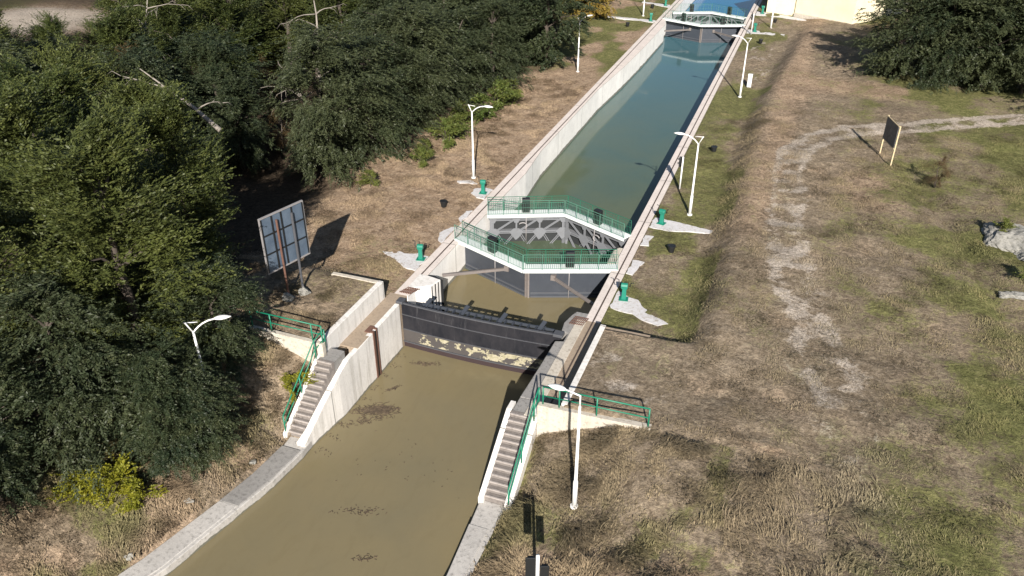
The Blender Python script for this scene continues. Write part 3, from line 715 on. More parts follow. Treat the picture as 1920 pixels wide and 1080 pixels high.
def gate(label, side, reverse, yoff, labels_extra=None):
    """side -1 left leaf, +1 right leaf. reverse = pair that points upstream."""
    if not reverse:
        hx, hy, ax, ay = (-16.05, 35.78, -11.76, 33.98) if side < 0 else (-7.52, 35.55, -11.74, 33.98)
    else:
        hx, hy, ax, ay = (-15.95, 39.25, -11.72, 41.05) if side < 0 else (-7.55, 39.1, -11.70, 41.05)
    hy += yoff; ay += yoff
    A = Vector((ax - hx, ay - hy, 0)); L = A.length; a = A.normalized()
    nrm = Vector((0, 0, 1)).cross(a)
    if nrm.y > 0: nrm = -nrm          # points downstream, towards the viewer
    t = thing('lock_gate', (hx, hy, 0), label, 'lock gate', 'mitre gate leaves of the lock')
    T = lambda u, v, z: a * u + nrm * v + Vector((0, 0, z))
    def slab(m, u0, u1, v0, v1, z0, z1):
        vs = [T(u, v, z) for z in (z0, z1) for v in (v0, v1) for u in (u0, u1)]
        m.add(vs, [(0, 2, 3, 1), (4, 5, 7, 6), (0, 1, 5, 4), (1, 3, 7, 5), (3, 2, 6, 7), (2, 0, 4, 6)])
    far = (0.30, 0.6) if yoff else (0.105, 1.0)
    # deck
    dv0, dv1 = (0.02, 0.66) if not reverse else (0.0, 0.66)
    # mitre-cut deck plate
    def cut(v): return L - (v) * (abs(A.y) / abs(A.x)) * (1 if reverse else -1)
    u0 = -0.15 if side < 0 else -0.1
    m = MB()
    for z0, z1, e in ((-0.04, 0.02, 0.0),):
        vs = []
        for z in (z0, z1): vs += [T(u0, dv0, z), T(cut(dv0) , dv0, z), T(cut(dv1), dv1, z), T(u0, dv1, z)]
        m.add(vs, [(0, 3, 2, 1), (4, 5, 6, 7), (0, 1, 5, 4), (1, 2, 6, 5), (2, 3, 7, 6), (3, 0, 4, 7)])
    m.bar(T(u0, dv1 + 0.015, -0.06), T(cut(dv1), dv1 + 0.015, -0.06), 0.04, 0.18)
    m.build('walkway', MT['deck'], t, 0.01)
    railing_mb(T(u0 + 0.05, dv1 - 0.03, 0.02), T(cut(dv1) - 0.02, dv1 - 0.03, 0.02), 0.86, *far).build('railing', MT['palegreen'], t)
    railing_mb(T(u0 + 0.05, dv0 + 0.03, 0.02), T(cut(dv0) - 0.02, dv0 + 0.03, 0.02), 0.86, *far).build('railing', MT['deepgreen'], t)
    # control box on the walkway
    cu = L * (0.52 if not reverse else 0.46)
    m = MB(); slab(m, cu - 0.22, cu + 0.22, dv0 + 0.12, dv0 + 0.40, 0.02, 0.88)
    for i in range(5): slab(m, cu - 0.2 + i * 0.09, cu - 0.17 + i * 0.09, dv0 + 0.40, dv0 + 0.44, 0.1, 0.8)
    m.build('control_box', MT['black'], t, 0.02)
    if not reverse:
        m = MB(); slab(m, 0.0, L - 0.02, -0.06, 0.0, -4.5, -0.05); m.build('skin_plate', MT['skin'], t)
        for r_ in ((0.05, L - 0.16, 0.0, 0.07, -1.98, -1.90), (0.05, L - 0.16, 0.0, 0.06, -1.74, -1.67), (0.05, L - 0.16, 0.0, 0.04, -0.25, -0.18)):
            m = MB(); slab(m, *r_); m.build('rib', MT['ribgrey'], t)
        m = MB(); slab(m, L - 0.10, L - 0.01, -0.1, 0.08, -4.5, -0.05); m.build('mitre_post', MT['mitre'], t, 0.01)
        m = MB(); m.tube([T(cu, 0.1, -2.4), T(cu, 0.1, -0.05)], 0.024, 8); m.build('valve_rod', MT['rodgrey'], t, 0, True)
        for i in (0.14, 0.5, 0.86):
            mm = MB(); mm.bar(T(L * i, 0.0, -0.5), T(L * i, 0.6, -0.08), 0.05, 0.05); mm.build('bracket', MT['steelgrey'], t)
        e = T(L * 0.70, 0.06, -0.75)
        w = Vector(((-16.0 if side < 0 else -7.6) - hx, 32.65 + yoff - hy, -0.75))
        if side > 0: w = Vector((-7.62 - hx, 32.6 + yoff - hy, -0.85))
        m = MB(); d = (w - e).normalized()
        m.bar(e, w, 0.14, 0.04); m.bar(e + Vector((0, 0, -0.09)), w + Vector((0, 0, -0.09)), 0.06, 0.11)
        m.bar(e - Vector((0, 0, 0.16)), e + Vector((0, 0, 0.14)), 0.26, 0.22)
        m.build('push_rod', MT['mitre'], t, 0.01)
    else:
        m = MB(); slab(m, 0.0, L - 0.02, 0.0, 0.06, -4.5, -0.3); m.build('skin_plate', MT['innerskin'], t)
        fv = 0.42
        m = MB()
        for zz in (-0.30, -0.42, -1.12, -1.24): slab(m, 0.05, L - 0.12, fv, fv + 0.05, zz - 0.03, zz + 0.03)
        for zz in (-0.36, -1.18): slab(m, 0.05, L - 0.12, 0.06, fv, zz - 0.02, zz + 0.02)
        N = 3
        us = [0.18 + (L - 0.5) * i / N for i in range(N + 1)]
        for i, u in enumerate(us):
            slab(m, u - 0.05, u + 0.05, fv - 0.05, fv + 0.04, -1.2, -0.3)
            if i < N:
                for q in (0, 0.11):
                    m.bar(T(u + 0.1 + q, fv + 0.03, -1.12), T(us[i + 1] - 0.25 + q, fv + 0.03, -0.42), 0.05, 0.05)
                u2 = us[i + 1]
            for q in (0.0, 0.12):
                m.bar(T(u - 0.12 - q, fv + 0.04, -1.35), T(u - 0.62 - q, fv + 0.04, -1.98), 0.05, 0.05)
                if i < N: m.bar(T(u + 0.12 + q, 0.1, -1.35), T(u + 0.55 + q, 0.1, -2.1), 0.04, 0.04)
        m.build('girder', MT['steelgrey'], t)
        for u in us:
            m = MB()
            pl = [(-0.42, 0.0), (-0.15, 0.22), (0.15, 0.22), (0.42, 0.0), (0.12, -0.42), (-0.05, -0.55)]
            k0 = [T(u + p, fv + 0.055, -1.15 + q) for p, q in pl]; k1 = [T(u + p, fv + 0.075, -1.15 + q) for p, q in pl]
            m.add(k0 + k1, [tuple(range(6)), tuple(range(6, 12))] + [(i, (i + 1) % 6, 6 + (i + 1) % 6, 6 + i) for i in range(6)])
            pl = [(-0.25, 0.08), (0.25, 0.08), (0.1, -0.2), (-0.1, -0.2)]
            k0 = [T(u + p, fv + 0.055, -0.38 + q) for p, q in pl]; k1 = [T(u + p, fv + 0.075, -0.38 + q) for p, q in pl]
            m.add(k0 + k1, [tuple(range(4)), tuple(range(4, 8))] + [(i, (i + 1) % 4, 4 + (i + 1) % 4, 4 + i) for i in range(4)])
            slab(m, u - 0.03, u + 0.03, fv + 0.052, fv + 0.058, -1.2, -0.4)
            m.build('gusset_plate', MT['steelgrey'], t)
        m = MB(); slab(m, L - 0.15, L - 0.02, 0.06, fv + 0.1, -4.5, -0.1); m.build('mitre_post', MT['steelgrey'], t, 0.01)
        m = MB(); slab(m, 0.0, 0.14, 0.06, fv + 0.06, -4.5, -0.2); m.build('heel_post', MT['steelgrey'], t, 0.01)
        for i in range(5):
            m = MB(); slab(m, 0.3 + i * (L - 0.5) / 4, 0.36 + i * (L - 0.5) / 4, 0.3, 0.38, -0.42, -0.04); m.build('bracket', MT['rodgrey'], t)
        m = MB(); m.tube([T(cu, fv + 0.1, -1.9), T(cu, fv + 0.1, -0.05)], 0.03, 8)
        m.tube([T(cu - 0.2 + 0.25 * math.cos(q), fv + 0.12, -0.75 + 0.2 * math.sin(q)) for q in np.linspace(2.6, -1.2, 9)], 0.04, 6)
        m.build('valve_rod', MT['rodgrey'], t, 0, True)
    return t
gate('near left gate leaf, dark grey plate and green railed walkway just above the flood gate', -1, False, 0)
gate('near right gate leaf with dark plate, push rod slanting to the right wall', 1, False, 0)
gate('open framed grey girder leaf on the left, behind the nearest railed walkway', -1, True, 0)
gate('open framed grey girder leaf on the right, running back along the right lock wall side', 1, True, 0)
gate('far left gate leaf with dark plate closing the chamber at the top of the photo', -1, False, 58)
gate('far right gate leaf with dark plate touching the right coping near the far lamps', 1, False, 58)
gate('farthest left leaf with white walkway in front of the blue upper water', -1, True, 58)
gate('farthest right leaf with white walkway beside the building side of the blue water', 1, True, 58)

# ------------------------------------------------------------------ capstans
def capstan(loc, label, rz):
    t = thing('gate_winch', loc, label, 'winch', 'green gate winches beside the lock', rz)
    m = MB()
    m.add([(-0.12, -0.10, 0), (0.12, -0.10, 0), (0.12, 0.10, 0), (-0.12, 0.10, 0), (-0.095, -0.08, 0.62), (0.095, -0.08, 0.62), (0.095, 0.08, 0.62), (-0.095, 0.08, 0.62)],
          [(0, 3, 2, 1), (4, 5, 6, 7), (0, 1, 5, 4), (1, 2, 6, 5), (2, 3, 7, 6), (3, 0, 4, 7)])
    m.build('pedestal', MT['teal'], t, 0.02)
    m = MB(); m.tube([(-0.15, 0, 0.74), (0.17, 0, 0.74)], 0.145, 8); m.box(-0.14, 0.14, -0.12, 0.12, 0.60, 0.74); gh = m.build('gear_housing', MT['teal'], t, 0.02)
    m = MB(); m.box(-0.22, 0.22, -0.2, 0.2, 0, 0.03); m.build('base_plate', MT['teal'], t)
    for s in (-1, 1):
        m = MB()
        m.tube([(0.2 * s, 0, 0.72), (0.27 * s, 0, 0.72), (0.29 * s, -0.12 * s, 0.98), (0.42 * s, -0.14 * s, 1.0)], 0.022, 6)
        m.build('crank', MT['black'], gh, 0, True)
    return t
cp = capstan((-17.23, 41.4, 0.04), 'green winch on a round white pad, just below the tall left lamp', 0.1)
dup(cp, (-17.11, 32.49, 0.04), 0.2, 'green winch on a white pad on the left bank, nearest the flood gate')
dup(cp, (-6.19, 41.02, 0.04), 2.9, 'green winch on the right bank pad, just below the tall lamp and signal')
dup(cp, (-6.28, 32.27, 0.04), 3.3, 'green winch on the right bank pad nearest the flood gate')
dup(cp, (-17.35, 91.34, 0.04), 0.1, 'distant green winch on the left bank level with the far gates, by the lamp foot')
dup(cp, (-17.38, 100.1, 0.04), 0.1, 'most distant green winch on the left bank at the top edge of the photo')
dup(cp, (-5.95, 90.2, 0.04), 3.0, 'distant green winch on the right bank beside the white signal post')
dup(cp, (-6.02, 99.6, 0.04), 3.0, 'most distant green winch on the right bank in front of the cream building')

# pavement pads
def pad(poly, z=0.03, seed=0, label='irregular white concrete pad'):
    r3 = random.Random(seed); out = []
    n = len(poly)
    for i in range(n):
        a = poly[i]; c = poly[(i + 1) % n]
        L = math.hypot(c[0] - a[0], c[1] - a[1]); k = max(1, int(L / 0.22))
        for j in range(k):
            f = j / k; w = 0.05 if L > 0.5 else 0
            out.append((a[0] + (c[0] - a[0]) * f + r3.uniform(-w, w), a[1] + (c[1] - a[1]) * f + r3.uniform(-w, w)))
    o = MB().prism(out, -0.2, z).build('pavement', MT['pad'])
    return tag(o, label, None, None, 'structure')
pad([(-6.72, 40.35), (-6.72, 41.7), (-5.2, 41.5), (-3.3, 41.1), (-3.25, 40.75), (-4.6, 40.55), (-5.6, 40.2)], 0.035, 1)
pad([(-6.72, 31.3), (-6.72, 32.9), (-5.6, 32.4), (-4.9, 31.5), (-3.9, 30.9), (-4.3, 30.55), (-5.1, 30.75), (-5.6, 31.1)], 0.035, 2)
pad([(-6.72, 38.0), (-6.72, 39.3), (-6.3, 39.3), (-6.42, 38.6), (-6.28, 38.1)], 0.035, 3)
pad([(-6.72, 34.8), (-6.72, 36.3), (-6.15, 36.2), (-6.35, 35.3), (-6.4, 34.7)], 0.035, 4)
pad([(-16.88, 31.3), (-16.88, 32.9), (-17.5, 33.0), (-18.2, 32.8), (-19.6, 33.1), (-19.65, 32.7), (-18.5, 32.1), (-17.6, 31.5)], 0.035, 5)
pad([(-16.88, 40.6), (-16.88, 42.1), (-17.4, 42.2), (-18.0, 41.9), (-17.9, 41.2), (-17.4, 40.7)], 0.035, 6)
pad([(-16.88, 34.6), (-16.88, 36.6), (-17.2, 36.5), (-17.45, 35.6), (-17.2, 34.8)], 0.035, 7)
pad([(-16.88, 37.2), (-16.88, 38.9), (-17.15, 38.7), (-17.2, 37.6)], 0.035, 8)
pad([(-18.1, 42.6), (-18.6, 43.0), (-19.5, 42.6), (-19.2, 42.35)], 0.03, 12)
pad([(-16.88, 90.7), (-16.88, 91.9), (-19.5, 92.1), (-22.5, 92.3), (-22.5, 91.8), (-19.5, 91.3)], 0.035, 9)
pad([(-16.88, 99.4), (-16.88, 100.7), (-20.5, 101.6), (-20.5, 101.1), (-18.5, 100.0)], 0.035, 10)
pad([(-6.72, 89.3), (-6.72, 91.0), (-4.6, 90.6), (-2.9, 90.0), (-2.9, 89.2), (-4.6, 89.4)], 0.035, 11)
pad([(-6.72, 98.5), (-6.72, 100.6), (-3.8, 99.7), (-0.9, 98.2), (-0.9, 97.5), (-3.8, 98.3)], 0.035, 13)

# ------------------------------------------------------------------ lamps
def lamp(loc, label, rz, H=4.85, near=False):
    t = thing('street_lamp', loc, label, 'street lamp', 'white street lamps along the lock', rz)
    m = MB(); m.tube([(0, 0, 0), (0, 0, 0.06)], 0.15, 10); m.build('base', MT['white'], t)
    m = MB(); m.tube([(0, 0, 0.06), (0, 0, 1.2), (0, 0, 1.26), (0, 0, H - 0.5)], [0.095, 0.085, 0.06, 0.042], 10); m.build('pole', MT['white'], t, 0, True)
    m = MB()
    if not near:
        pts = [(0, 0, H - 0.55)] + [(0.05 + 0.75 * f ** 1.2, 0, H - 0.5 + 0.42 * math.sin(f * 1.5)) for f in (0.1, 0.3, 0.5, 0.75, 1.0)]
        m.tube(pts, 0.032, 8)
        m.tube([(0, 0, H - 0.55), (-0.2, 0, H - 0.12), (-0.24, 0, H - 0.08)], 0.03, 8)
        m.tube([(-0.22, 0, H - 0.1), (0.22, 0, H - 0.13)], 0.018, 6)
        hx, hz = 0.78, H - 0.07
    else:
        m.tube([(0, 0, H - 0.52), (0, 0, H - 0.1), (0.5, 0, H + 0.0)], 0.032, 8); hx, hz = 0.48, H
    arm = m.build('arm', MT['white'], t, 0, True)
    m = MB(); pts = []; rr = []
    for f in np.linspace(0, 1, 9):
        pts.append((hx + f * 0.62, 0, hz + 0.02 * math.sin(f * 3))); rr.append(0.03 + 0.10 * math.sin(min(1, f * 1.08) * math.pi) ** 0.7 if f < 0.95 else 0.03)
    m.tube(pts, rr, 10)
    m.v = [(x, y, hz + (z - hz) * 0.55) for x, y, z in m.v]
    m.build('lamp_head', MT['white'], arm, 0, True)
    return t
lp = lamp((-18.74, 43.49, -0.02), 'white lamp standing on the sunny left bank above a green winch', 0.0)
def ground_z(x, y): return float(height(x, y))
dup(lp, (-19.35, 69.2, ground_z(-19.35, 69.2)), 0.9, 'white lamp on the left bank half hidden by the edge of the trees')
dup(lp, (-18.72, 93.7, 0), 0.0, 'white lamp pole on the left bank by the far gates, head out of the photo')
dup(lp, (-19.25, 18.55, -0.55), 0.6, 'white lamp head poking out of the big tree on the near left')
dup(lp, (-4.89, 42.76, 0), math.pi, 'white lamp on the right bank beside the short signal post')
dup(lp, (-4.78, 66.56, 0), math.pi - 0.2, 'white lamp on the right bank near the white cabinet')
dup(lp, (-4.5, 92.5, 0), math.pi, 'white lamp pole on the right bank in front of the cream building')
lamp((-4.86, 19.3, ground_z(-4.86, 19.3)), 'nearest white lamp, its head over the green railing by the right steps', math.pi - 0.05, 4.95, True)

# ------------------------------------------------------------------ signals
def signal(loc, label, rz, H=2.1, two=False):
    t = thing('signal_post', loc, label, 'signal post', 'short navigation signal posts', rz)
    m = MB(); m.tube([(0, 0, 0), (0, 0, H)], 0.055, 8); m.build('post', MT['white'], t, 0, True)
    if two:
        m = MB(); m.box(-0.36, -0.07, -0.03, 0.02, H - 1.0, H - 0.1); m.box(-0.30, -0.12, 0.02, 0.16, H - 0.95, H - 0.2); m.build('signal_box', MT['black'], t, 0.01)
        m = MB(); m.box(0.07, 0.34, -0.03, 0.02, H - 1.15, H - 0.45); m.box(0.12, 0.30, 0.02, 0.16, H - 1.1, H - 0.55); m.build('signal_box', MT['black'], t, 0.01)
    else:
        m = MB(); m.box(-0.22, -0.05, -0.1, 0.1, H - 0.62, H - 0.02); m.build('signal_box', MT['black'], t, 0.02)
        m = MB()
        for zz in (0.15, 0.42): m.tube([(-0.22, 0, H - zz), (-0.30, 0, H - zz)], 0.06, 8)
        m.build('lens_hood', MT['black'], t)
    return t
signal((-4.80, 15.1, ground_z(-4.8, 15.1)), 'black signal boxes on a white post at the bottom edge of the photo', 0.35, 2.5, True)
sg = signal((-6.1, 46.3, 0), 'short white signal post with black box beside the right coping near the tall lamp', 0.2)
dup(sg, (-6.2, 88.9, 0), 0.1, 'white signal post with black box beside the far gates on the right')

# ------------------------------------------------------------------ bins
def bucket(loc, label, k=1.0, rz=0):
    t = thing('waste_bin', loc, label, 'bin', 'black waste bins on the banks', rz)
    m = MB(); m.tube([(0, 0, 0.02), (0, 0, 0.36)], [0.15, 0.2], 14); m.build('bucket', MT['black'], t, 0.01)
    m = MB(); m.tube([(0, 0, 0.36), (0, 0, 0.40)], [0.225, 0.225], 14); m.build('rim', MT['black'], t)
    m = MB(); m.tube([(0.21 * math.cos(q), 0, 0.38 + 0.1 * math.sin(q)) for q in np.linspace(0, math.pi, 9)], 0.01, 5); m.build('handle', MT['black'], t)
    return t
bk = bucket((-18.69, 38.81, 0), 'black bin alone on the dry left bank below the lamp')
dup(bk, (-5.05, 37.84, 0), 0.5, 'black bin on the right bank between the two nearest pads')
dup(bk, (-5.02, 53.35, 0), 0.9, 'black bin on the right bank behind the tall lamp')
dup(bk, (-4.9, 85.4, 0), 0.9, 'small black bin on the right bank just below the distant signal post')
dup(bk, (-19.2, 88.0, 0), 0.2, 'black bin on the left bank below the far winch pad')
dup(bk, (-18.6, 98.2, 0), 0.2, 'black bin on the left bank between the two farthest pads')
dup(bk, (-4.3, 95.5, 0), 0.2, 'black bin beside the far lamp pole on the right')

# cabinet
t = thing('electric_cabinet', (-4.39, 69.7, 0), 'small white electric cabinet on the right bank beside a lamp', 'cabinet')
MB().box(-0.17, 0.17, -0.12, 0.12, 0.0, 1.05).build('housing', MT['white'], t, 0.015)
MB().box(-0.19, 0.19, -0.14, 0.14, 1.05, 1.10).build('lid', MT['white'], t, 0.01)
MB().box(-0.14, 0.14, -0.135, -0.121, 0.35, 0.98).build('door', MT['deck'], t, 0.004)

# ------------------------------------------------------------------ boards
t = thing('billboard', (-20.53, 26.25, 0.88), 'large billboard seen from its framed blue grey back, beside the left trees', 'billboard', None, R(75))
m = MB(); m.box(-1.22, 1.15, -0.02, 0.0, 1.55, 4.15)
PB = NT('billboard_back_panel'); cc = PB.mix(PB.ramp(PB.noise(1.5, 5, 0.6), [(0.35, 0.0), (0.7, 1.0)]), (0.065, 0.092, 0.130), (0.105, 0.140, 0.185)); PB.col(cc); PB.rough(0.5)
m.build('panel', PB.m, t)
m = MB()
for u in (-1.2, -0.62, -0.1, 0.5, 1.13): m.box(u - 0.025, u + 0.025, -0.07, -0.022, 1.57, 4.13)
for z in (2.4, 3.3): m.box(-1.17, 1.1, -0.065, -0.023, z, z + 0.05)
m.build('batten', MT['black'], t)
m = MB(); m.box(-1.26, 1.19, -0.06, 0.03, 4.15, 4.21).box(-1.26, 1.19, -0.06, 0.03, 1.49, 1.55).box(1.15, 1.19, -0.06, 0.03, 1.551, 4.149).box(-1.26, -1.22, -0.06, 0.03, 1.551, 4.149)
m.build('frame', MT['rodgrey'], t)
m = MB(); m.tube([(-0.43, -0.12, -0.1), (-0.43, -0.12, 3.9)], 0.05, 8); o = m.build('leg', MT['rust'], t); o['label'] = 'rusty red leg'
m = MB(); m.tube([(0.43, -0.12, -0.1), (0.43, -0.12, 3.9)], 0.06, 8); m.build('leg', MT['bulktrim'], t)

a = Vector((5.36, 54.3, 0)); c = Vector((5.93, 52.35, 0)); rz = math.atan2(c.y - a.y, c.x - a.x)
t = thing('notice_board', (a.x, a.y, 0.85), 'dark notice board on two pale timber legs beside the dirt track', 'notice board', None, rz)
L = (c - a).length
BP = NT('notice_board_dark_panel'); BP.col(BP.mix(BP.ramp(BP.noise(2.5, 5, 0.6, None, 1.0), [(0.35, 0.0), (0.7, 1.0)]), (0.035, 0.04, 0.05), (0.10, 0.11, 0.13))); BP.rough(0.5)
MB().box(0.02, L - 0.02, -0.035, -0.01, 1.22, 2.60).build('panel', BP.m, t)
MB().box(-0.04, L + 0.04, -0.05, 0.0, 2.60, 2.65).box(-0.04, L + 0.04, -0.05, 0.0, 1.17, 1.22).build('frame', MT['wood'], t)
for u in (-0.03, L + 0.03):
    MB().box(u - 0.045, u + 0.045, 0.002, 0.08, -0.1, 2.66).build('leg', MT['wood'], t, 0.005)
MB().bar((0.3, 0.03, 1.25), (L - 0.3, 0.03, 2.55), 0.05, 0.05).bar((0.3, 0.045, 2.55), (L - 0.3, 0.045, 1.25), 0.05, 0.03).build('brace', MT['bark'], t)

# ------------------------------------------------------------------ building
t = thing('building', (0, 95.4, 0.1), 'cream rendered building at the top edge beyond the right bank', 'building')
A0 = Vector((-6.0, 5.3, 0)); A1 = Vector((-2.5, 4.0, 0)); A2 = Vector((3.65, 0.3, 0)); back = Vector((0.52, 0.85, 0)) * 12
b = MB()
q = [A1, A2, A2 + back, A1 + back]
b.prism([(v.x, v.y) for v in q], -0.6, 7.0); b.build('wall', MT['render'], t)
q2 = [A0 + Vector((0.3, -0.1, 0)), A1 + Vector((-0.004, 0.25, 0)), A1 + Vector((-0.004, 0.25, 0)) + back * 0.5, A0 + Vector((0.3, -0.1, 0)) + back * 0.5]
MB().prism([(v.x, v.y) for v in q2], -0.6, 6.0).build('annex', MT['render'], t)
b = MB(); e = 0.35
q3 = [A1 + Vector((-e, -e, 0)), A2 + Vector((e, -e, 0)), A2 + back + Vector((e, e, 0)), A1 + back + Vector((-e, e, 0))]
ctr = sum(q3, Vector()) / 4
b.add([(v.x, v.y, 7.0) for v in q3] + [(ctr.x, ctr.y, 9.4)], [(3, 2, 1, 0), (0, 1, 4), (1, 2, 4), (2, 3, 4), (3, 0, 4)]); b.build('roof', MT['roof'], t)
dd = (A2 - A1).normalized(); nn = Vector((dd.y, -dd.x, 0))
for i in range(3):
    p = A1.lerp(A2, 0.2 + 0.3 * i)
    m = MB(); m.bar(p + nn * 0.02 + Vector((0, 0, 4.2)), p + nn * 0.02 + dd * 1.0 + Vector((0, 0, 4.2)), 0.06, 1.3)
    m.build('window', MT['glassdark'], t)
m = MB(); m.bar(A1 + nn * 0.05 + Vector((0, 0, 0.1)), A2 + nn * 0.05 + Vector((0, 0, 0.1)), 0.12, 0.5); m.build('plinth', MT['cream'], t)

# ------------------------------------------------------------------ rocks
def rock(loc, label, sc, seed, cat='rock', group=None, name='boulder', mat='rock'):
    import bmesh
    bm = bmesh.new(); bmesh.ops.create_icosphere(bm, subdivisions=5, radius=1.0)
    rr = np.random.RandomState(seed); pl = rr.normal(size=(14, 3)); pl /= np.linalg.norm(pl, axis=1)[:, None]; dist = rr.uniform(0.55, 0.95, 14)
    for v in bm.verts:
        p = np.array(v.co)
        for q, d in zip(pl, dist):
            s = p @ q
            if s > d: p = p - q * (s - d)
        nz = float(fbm(np.array([p[0] * 3 + seed]), np.array([p[1] * 3 + p[2] * 2.1]), seed)[0]) - 0.5
        n2 = float(fbm(np.array([p[0] * 9 + seed]), np.array([p[1] * 9 + p[2] * 7.1]), seed + 3)[0]) - 0.5
        p = p * (1 + 0.40 * nz + 0.16 * n2)
        v.co = Vector(p * np.array(sc))
    me = bpy.data.meshes.new(name); bm.to_mesh(me); bm.free(); me.materials.append(MT[mat])
    o = bpy.data.objects.new(name, me); C.objects.link(o); o.location = loc; o.rotation_euler = (0, 0, seed)
    return tag(o, label, cat, group)
rock((11.35, 43.3, 0.95), 'big pale limestone boulder at the right edge, plants growing on it', (1.35, 1.9, 0.75), 4)
rock((12.4, 41.8, 0.8), 'lumpy boulder cut by the right edge of the photo beside the big pale one', (1.2, 1.0, 0.6), 8)
rock((11.4, 37.4, 0.65), 'low pale boulder half buried at the right edge below the big one', (1.3, 0.6, 0.35), 6)
rock((-20.0, 26.3, 0.95), 'white stone at the foot of the billboard leg, the farther one', (0.30, 0.26, 0.24), 11)
rock((-20.45, 25.6, 0.95), 'wider white stone lying in front of the billboard legs', (0.36, 0.26, 0.2), 12)
rock((-18.5, 15.7, ground_z(-18.5, 15.7) + 0.05), 'small pale stone on the left bank below the dark tree', (0.2, 0.15, 0.14), 13)
rock((-18.85, 13.0, ground_z(-18.85, 13.0) + 0.05), 'small dark stone near the lower left corner by the quay', (0.22, 0.16, 0.14), 14)
rock((-17.7, 18.4, ground_z(-17.7, 18.4) + 0.05), 'small pale stone beside the left steps at the edge of the tree shade', (0.16, 0.14, 0.13), 15)

# ------------------------------------------------------------------ trees
def crown_np(seed, Rd, H, z0, nb, ns, nl, leaf=(0.17, 0.062), droop=0.35, spray=0.75, spread=0.5, flat=0.28, cols=0, rise=0.0):
    r = np.random.RandomState(seed)
    # main limbs carry tiers of boughs, so that gaps and shadowed hollows stay between them
    nlimb = max(6, nb // 9)
    lt = (np.arange(nlimb) + r.uniform(0, 1, nlimb)) / nlimb
    lth = np.arange(nlimb) * 2.399 + r.normal(0, 0.35, nlimb)
    if cols:
        ca = np.arange(cols) * (2 * np.pi / cols) + r.normal(0, 0.25, cols)
        lth = ca[np.arange(nlimb) % cols] + r.normal(0, 0.16, nlimb) + lt * 0.5
    li = r.randint(0, nlimb, nb)
    t = np.clip(lt[li] + r.normal(0, 0.035, nb), 0, 1)
    th = lth[li] + r.normal(0, 0.30, nb)
    prof = np.sin(np.pi * np.clip(0.16 + 0.78 * t, 0, 1)) ** 0.75
    lobe = 1 + 0.18 * np.sin(th * 3 + seed) + r.uniform(-0.22, 0.22, nlimb)[li]
    fr = r.uniform(0.25, 1.0, nb) ** 0.6
    rad = Rd * prof * lobe * fr
    z = z0 + (H - z0) * t ** 0.85 + 0.25 * fr - 0.35 * fr ** 3 + r.normal(0, 0.08, nb)
    tip = np.stack([rad * np.cos(th), rad * np.sin(th), z], -1)
    out = np.stack([np.cos(th), np.sin(th), 0.9 * (t - 0.5) + rise], -1)
    out /= np.linalg.norm(out, axis=1)[:, None]
    N = nb * ns
    q = r.normal(0, 1, (N, 3)); O = np.repeat(out, ns, 0)
    P = np.repeat(tip, ns, 0) + O * (q[:, :1] * spread * 1.25) + q * np.array([spread * 0.6, spread * 0.6, spread * flat])
    D = O + r.normal(0, 0.42, (N, 3)) * np.array([1, 1, 0.6]) + np.array([0.0, 0.0, -droop])
    D /= np.linalg.norm(D, axis=1)[:, None]
    P = P - D * spray * 0.5
    Ls = spray * r.uniform(0.6, 1.35, N)
    K = N * nl
    f = np.tile((np.arange(nl) + 0.5) / nl, N)
    Dr = np.repeat(D, nl, 0); Pr = np.repeat(P, nl, 0); Lr = np.repeat(Ls, nl)
    c = Pr + Dr * (Lr * f)[:, None] + np.array([0, 0, -1.0]) * (0.35 * max(droop, 0) * (Lr * f) ** 2)[:, None]
    side = np.cross(Dr, np.array([0, 0, 1.0])); side /= (np.linalg.norm(side, axis=1)[:, None] + 1e-6)
    sg = np.where(np.arange(K) % 2 == 0, 1.0, -1.0)[:, None]
    ld = Dr * 0.9 + side * sg * 0.7 + r.normal(0, 0.22, (K, 3)); ld /= np.linalg.norm(ld, axis=1)[:, None]
    nrm = np.array([0, 0, 1.0]) + r.normal(0, 0.5, (K, 3)) + Dr * 0.3
    wd = np.cross(ld, nrm); wd /= (np.linalg.norm(wd, axis=1)[:, None] + 1e-6)
    ll = leaf[0] * r.uniform(0.7, 1.3, K)[:, None] * (1.15 - 0.55 * f[:, None]); lw = leaf[1] * r.uniform(0.6, 1.2, K)[:, None]
    V = np.stack([c, c + ld * ll * 0.5 + wd * lw, c + ld * ll, c + ld * ll * 0.5 - wd * lw], 1).reshape(-1, 3)
    Fq = np.arange(K * 4).reshape(-1, 4)
    return V, Fq, tip

def trunk_mesh(name, seed, tips, H, r0=0.2, nb=16, mat='bark', z0=0.0):
    rr = random.Random(seed)
    m = MB()
    pts = [(0, 0, -0.3)]; x = y = 0
    for i in range(1, 7):
        x += rr.uniform(-0.14, 0.14); y += rr.uniform(-0.14, 0.14); pts.append((x, y, H * 0.82 * i / 6))
    m.tube(pts, [r0 * (1.15 - i / 6.6) for i in range(7)], 8)
    for i in range(nb):
        tp = tips[rr.randrange(len(tips))]
        zb = max(0.8, tp[2] - 0.45 * math.hypot(tp[0], tp[1]) - 0.5)
        zb = min(zb, H * 0.75); k = min(5, int(zb / (H * 0.82) * 6)); s = Vector(pts[k + 1]).lerp(Vector(pts[k]), 0.3)
        e = Vector(tp); mid = s.lerp(e, 0.5) + Vector((rr.uniform(-0.3, 0.3), rr.uniform(-0.3, 0.3), 0.35))
        m.tube([s, mid, e], [r0 * 0.38, r0 * 0.2, 0.02], 5, False)
    me = bpy.data.meshes.new(name); me.from_pydata(m.v, [], m.f); me.update(); me.materials.append(MT[mat])
    me.polygons.foreach_set('use_smooth', [True] * len(me.polygons))
    return me

